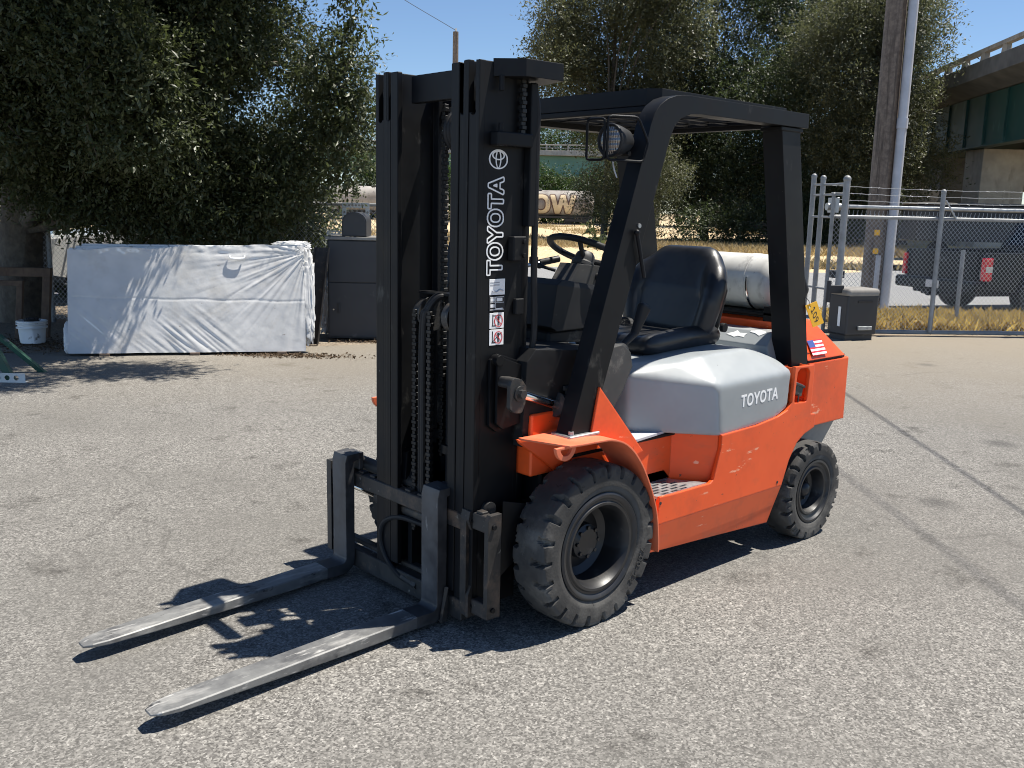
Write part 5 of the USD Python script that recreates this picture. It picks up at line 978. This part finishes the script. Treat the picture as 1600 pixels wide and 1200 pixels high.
obj('print', cat(*[bx(a, b, .3170, .3174, z, z + h_, .0001) for a, b, z, h_ in ((.358, .378, 1.278, .012), (.320, .348, 1.278, .012), (.358, .378, 1.256, .012), (.312, .380, 1.2925, .002), (.312, .380, 1.2465, .002), (.312, .380, 1.273, .0015), (.353, .355, 1.247, .046), (.318, .35, 1.249, .004))]), M['white'], l2)
for k, (z0, z1) in enumerate(((1.178, 1.236), (1.116, 1.174))):
    w = tag_('warning_label', .380, .310, z0, z1, 'white')
    fig = unary_union([Point(.0, .036).buffer(.005), sbox(-.004, .016, .004, .031), sbox(-.004, .006, -.001, .016), sbox(.001, .006, .004, .016)])
    obj('pictogram', lettering(unary_union([affinity.translate(fig, .006, .002), sbox(-.024, .006, -.020, .05), sbox(-.026, .006, -.006, .010)] + ([sbox(-.024, .044, .02, .047)] if k == 0 else [LineString([(-.02, .012), (.022, .044)]).buffer(.0015)])), (.343, .3170, z0 + .002), (-1, 0, 0), (0, 0, 1), .0004), M['ink'], w, smooth=False)
    obj('ban_ring', lettering(ell(.006, .026, .021, .023, .0035).union(LineString([(-.009, .041), (.021, .011)]).buffer(.0016)), (.343, .3175, z0 + .002), (-1, 0, 0), (0, 0, 1), .0004), M['red'], w, smooth=False)

# --- carriage and side shifter
def teeth(y0, y1, x, z): return cat(*[bx(x, x + .03, y, y + .035, z, z + .010, .002) for y in np.arange(y0, y1, .085)])
fk('upper_carriage_bar', cat(bx(.408, .452, -.66, .261, .405, .470, .004), teeth(-.63, .25, .412, .469)), 'rusty')
fk('side_shift_rail', cat(tube([(.375, -.62, .490), (.375, .335, .490)], .030, 16, 1, False), bx(.36, .392, -.62, .335, .455, .47)), 'black_worn')
fk('lower_carriage_bar', cat(bx(.408, .452, -.66, .261, .035, .120, .004), bx(.37, .407, -.60, .30, .120, .142, .004)), 'rusty')
fk('end_plate', cat(prism(Polygon([(.40, .075), (.455, .07), (.460, .10), (.460, .46), (.452, .492), (.40, .50)]), 'y', .262, .296), prism(Polygon([(.40, .07), (.46, .07), (.46, .16), (.425, .24), (.43, .38), (.462, .46), (.455, .492), (.40, .50)]), 'y', .297, .312)), 'rusty', smooth=False)
fk('end_plate', prism(Polygon([(.402, .10), (.462, .105), (.466, .12), (.466, .485), (.455, .505), (.402, .505)]), 'y', .408, .430), 'rusty', smooth=False)
fk('end_plate', prism(Polygon([(.395, .06), (.455, .06), (.455, .48), (.395, .48)]), 'y', -.70, -.664), 'black_worn', smooth=False)
fk('side_shift_frame', cat(bx(.404, .446, .313, .407, .425, .490, .004), teeth(.33, .38, .41, .489)), 'rusty')
fk('side_shift_frame', bx(.404, .446, .313, .407, .085, .145, .004), 'rusty')
for z in (.135, .46): fk('plate_bolt', cyl((.44, .430, z), (.44, .438, z), .010, 8), 'black')
for z in (.115, .455): fk('plate_bolt', cyl((.44, .312, z), (.44, .320, z), .010, 8), 'black')
for y in (-.155, .125): fk('carriage_plate', prism([(.25, .12), (.40, .12), (.40, .50), (.36, .62), (.27, .64), (.25, .55)], 'y', y, y + .028), 'black', smooth=False)
fk('carriage_lug', bx(.37, .40, .14, .19, .46, .60), 'black')
fk('carriage_lug', cat(hull([(.37, -.205, .50), (.41, -.205, .50), (.37, -.16, .50), (.41, -.16, .50), (.37, -.235, .62), (.40, -.235, .60), (.37, -.16, .625), (.40, -.16, .615)])), 'black')
SC = part('side_shift_cylinder', FK)
obj('rod', cyl((.395, -.60, .375), (.395, -.36, .375), .014, 14), M['chrome'], SC); obj('barrel', cyl((.395, -.37, .375), (.395, .06, .375), .032, 22), M['black_worn'], SC)
fk('shift_hose', tube([(.42, -.02, .345), (.44, -.16, .345), (.45, -.255, .30), (.45, -.28, .22), (.45, -.23, .14), (.45, -.14, .095), (.44, -.06, .085)], .0115, 10, 8), 'rubber')
fk('hose_fitting', cat(cyl((.445, -.13, .095), (.44, -.06, .085), .016, 8), cyl((.44, -.06, .085), (.44, -.03, .085), .020, 6)), 'black_worn')
fk('deflector_plate', hull([(.30, .33, .22), (.34, .36, .22), (.30, .33, .50), (.33, .355, .52), (.22, .40, .50), (.20, .40, .36), (.225, .405, .50)]), 'black')
def fork(y0, sh, y1=None):
    F_ = part('fork', FK); y1 = y0 + .102
    shank = prism([(.462, .055), (.505, .085), (.507, .52), (.498, .552), (.43, .556), (.43, .53), (.462, .520)], 'y', y0, y1)
    # the heel bends into the tapering blade
    t = np.linspace(0, PI / 2, 7); heel_o = [(.462 + .062 * (1 - math.cos(a)), .082 - .062 * math.sin(a)) for a in t]; heel_i = [(.505 + .025 * (1 - math.cos(a)), .092 - .025 * math.sin(a)) for a in t]
    shank = prism([(.462, .082), *heel_o[1:], (.60, .0195), (.60, .0665), *heel_i[::-1], (.507, .52), (.498, .552), (.43, .556), (.43, .53), (.462, .520)], 'y', y0, y1)
    X = np.array([.601, .80, 1.1, 1.4, 1.56, 1.615, 1.645]); top = np.array([.0665, .067, .067, .067, .0665, .066, .062]); bot = np.array([.0195, .020, .028, .040, .048, .051, .054]); hw = np.array([.051, .051, .051, .051, .050, .040, .022])
    V = []
    for x, a, b, w in zip(X, top, bot, hw):
        yc = (y0 + y1) / 2 + (x - .601) * sh; c_ = min(.004, (a - b) * .3)
        V += [(x, yc - w, b + c_), (x, yc - w, a - c_), (x, yc - w + c_, a), (x, yc + w - c_, a), (x, yc + w, a - c_), (x, yc + w, b + c_), (x, yc + w - c_, b), (x, yc - w + c_, b)]
    F = []; i = np.arange(8); j = (i + 1) % 8
    for k in range(len(X) - 1): F += [np.c_[k * 8 + i, (k + 1) * 8 + j, k * 8 + j], np.c_[k * 8 + i, (k + 1) * 8 + i, (k + 1) * 8 + j]]
    e = (len(X) - 1) * 8; F += [[[0, q, q + 1] for q in range(1, 7)] + [[e, e + q + 1, e + q] for q in range(1, 7)]]
    bl = trimesh.Trimesh(V, np.vstack(F), process=False); bl.fix_normals()
    obj('shank', shank, M['fork_black'], F_, smooth=25); obj('blade', bl, M['fork_bare'], F_, smooth=False)
    obj('hook', bx(.405, .429, y0 + .01, y1 - .01, .475, .552, .003), M['fork_black'], F_)
fork(.080, .062); fork(-.565, .105)
fk('fork_wedge', hull([(.47, .188, .02), (.50, .188, .02), (.47, .200, .02), (.50, .200, .02), (.465, .188, .16), (.475, .188, .16), (.465, .2, .16)]), 'black_worn')

# ---------------------------------------------------------------- things carried by the forklift
t = thing('gas_cylinder', 'scuffed pale steel gas cylinder lying behind the forklift seat', 'gas cylinder', (-1.66, -.08, 1.128))
a = np.linspace(0, PI / 2, 9); R = .142
pr = [(.001, -.40)] + [(R * math.sin(x), -.40 + .085 * (1 - math.cos(x))) for x in a[1:]] + [(R * math.cos(x), .285 + .085 * math.sin(x)) for x in a]
m = lathe(pr, 56, 'y', (0, 0, R)); m.fix_normals(); obj('body', m, M['tank'], t, smooth=45)
for y in (-.22, .18): obj('weld_band', lathe([(R - .002, y - .022), (R + .0025, y - .018), (R + .0025, y + .018), (R - .002, y + .022)], 56, 'y', (0, 0, R)), M['tank'], t, smooth=40)
obj('collar', lathe([(.10, .30), (.105, .30), (.105, .40), (.10, .40)], 40, 'y', (0, 0, R)), M['tank'], t)
obj('valve', cat(cyl((0, .35, R), (0, .43, R), .02, 12), cyl((.03, .40, R), (-.05, .40, R), .012, 10)), M['steel'], t)
obj('strap', tube([((R + .006) * math.cos(q), .22, R + (R + .006) * math.sin(q)) for q in np.linspace(.2, PI * .62 - PI * 1.3, 24)], .006, 8, 1, False), M['chrome'], t)
t = thing('stock_tag', 'bright yellow paper tag numbered 109 hanging from the rear roof post', 'tag', (0, 0, 0))
tp = Polygon([(-1.478, 1.186), (-1.580, 1.203), (-1.668, 1.090), (-1.566, 1.074)]).buffer(-.004).buffer(.004)
obj('card', prism(tp.difference(Point(-1.522, 1.176).buffer(.007)), 'y', .503, .505), M['yellow'], t, smooth=False)
obj('number', lettering(text_poly('109', .036), (-1.530, .5052, 1.163), np.array([-.615, 0, -.788]), np.array([-.788, 0, .615]), .0006), M['ink'], t, smooth=False)
obj('string', tube([(-1.522, .506, 1.178), (-1.505, .508, 1.205), (-1.485, .500, 1.225)], .0015, 6, 4), M['ink'], t)
fk('seat_belt_reel', hull(np.vstack([sph((-1.47, .47, 1.33), .018), sph((-1.47, .47, 1.19), .022), sph((-1.50, .47, 1.26), .03)])), 'rubber', smooth=50)
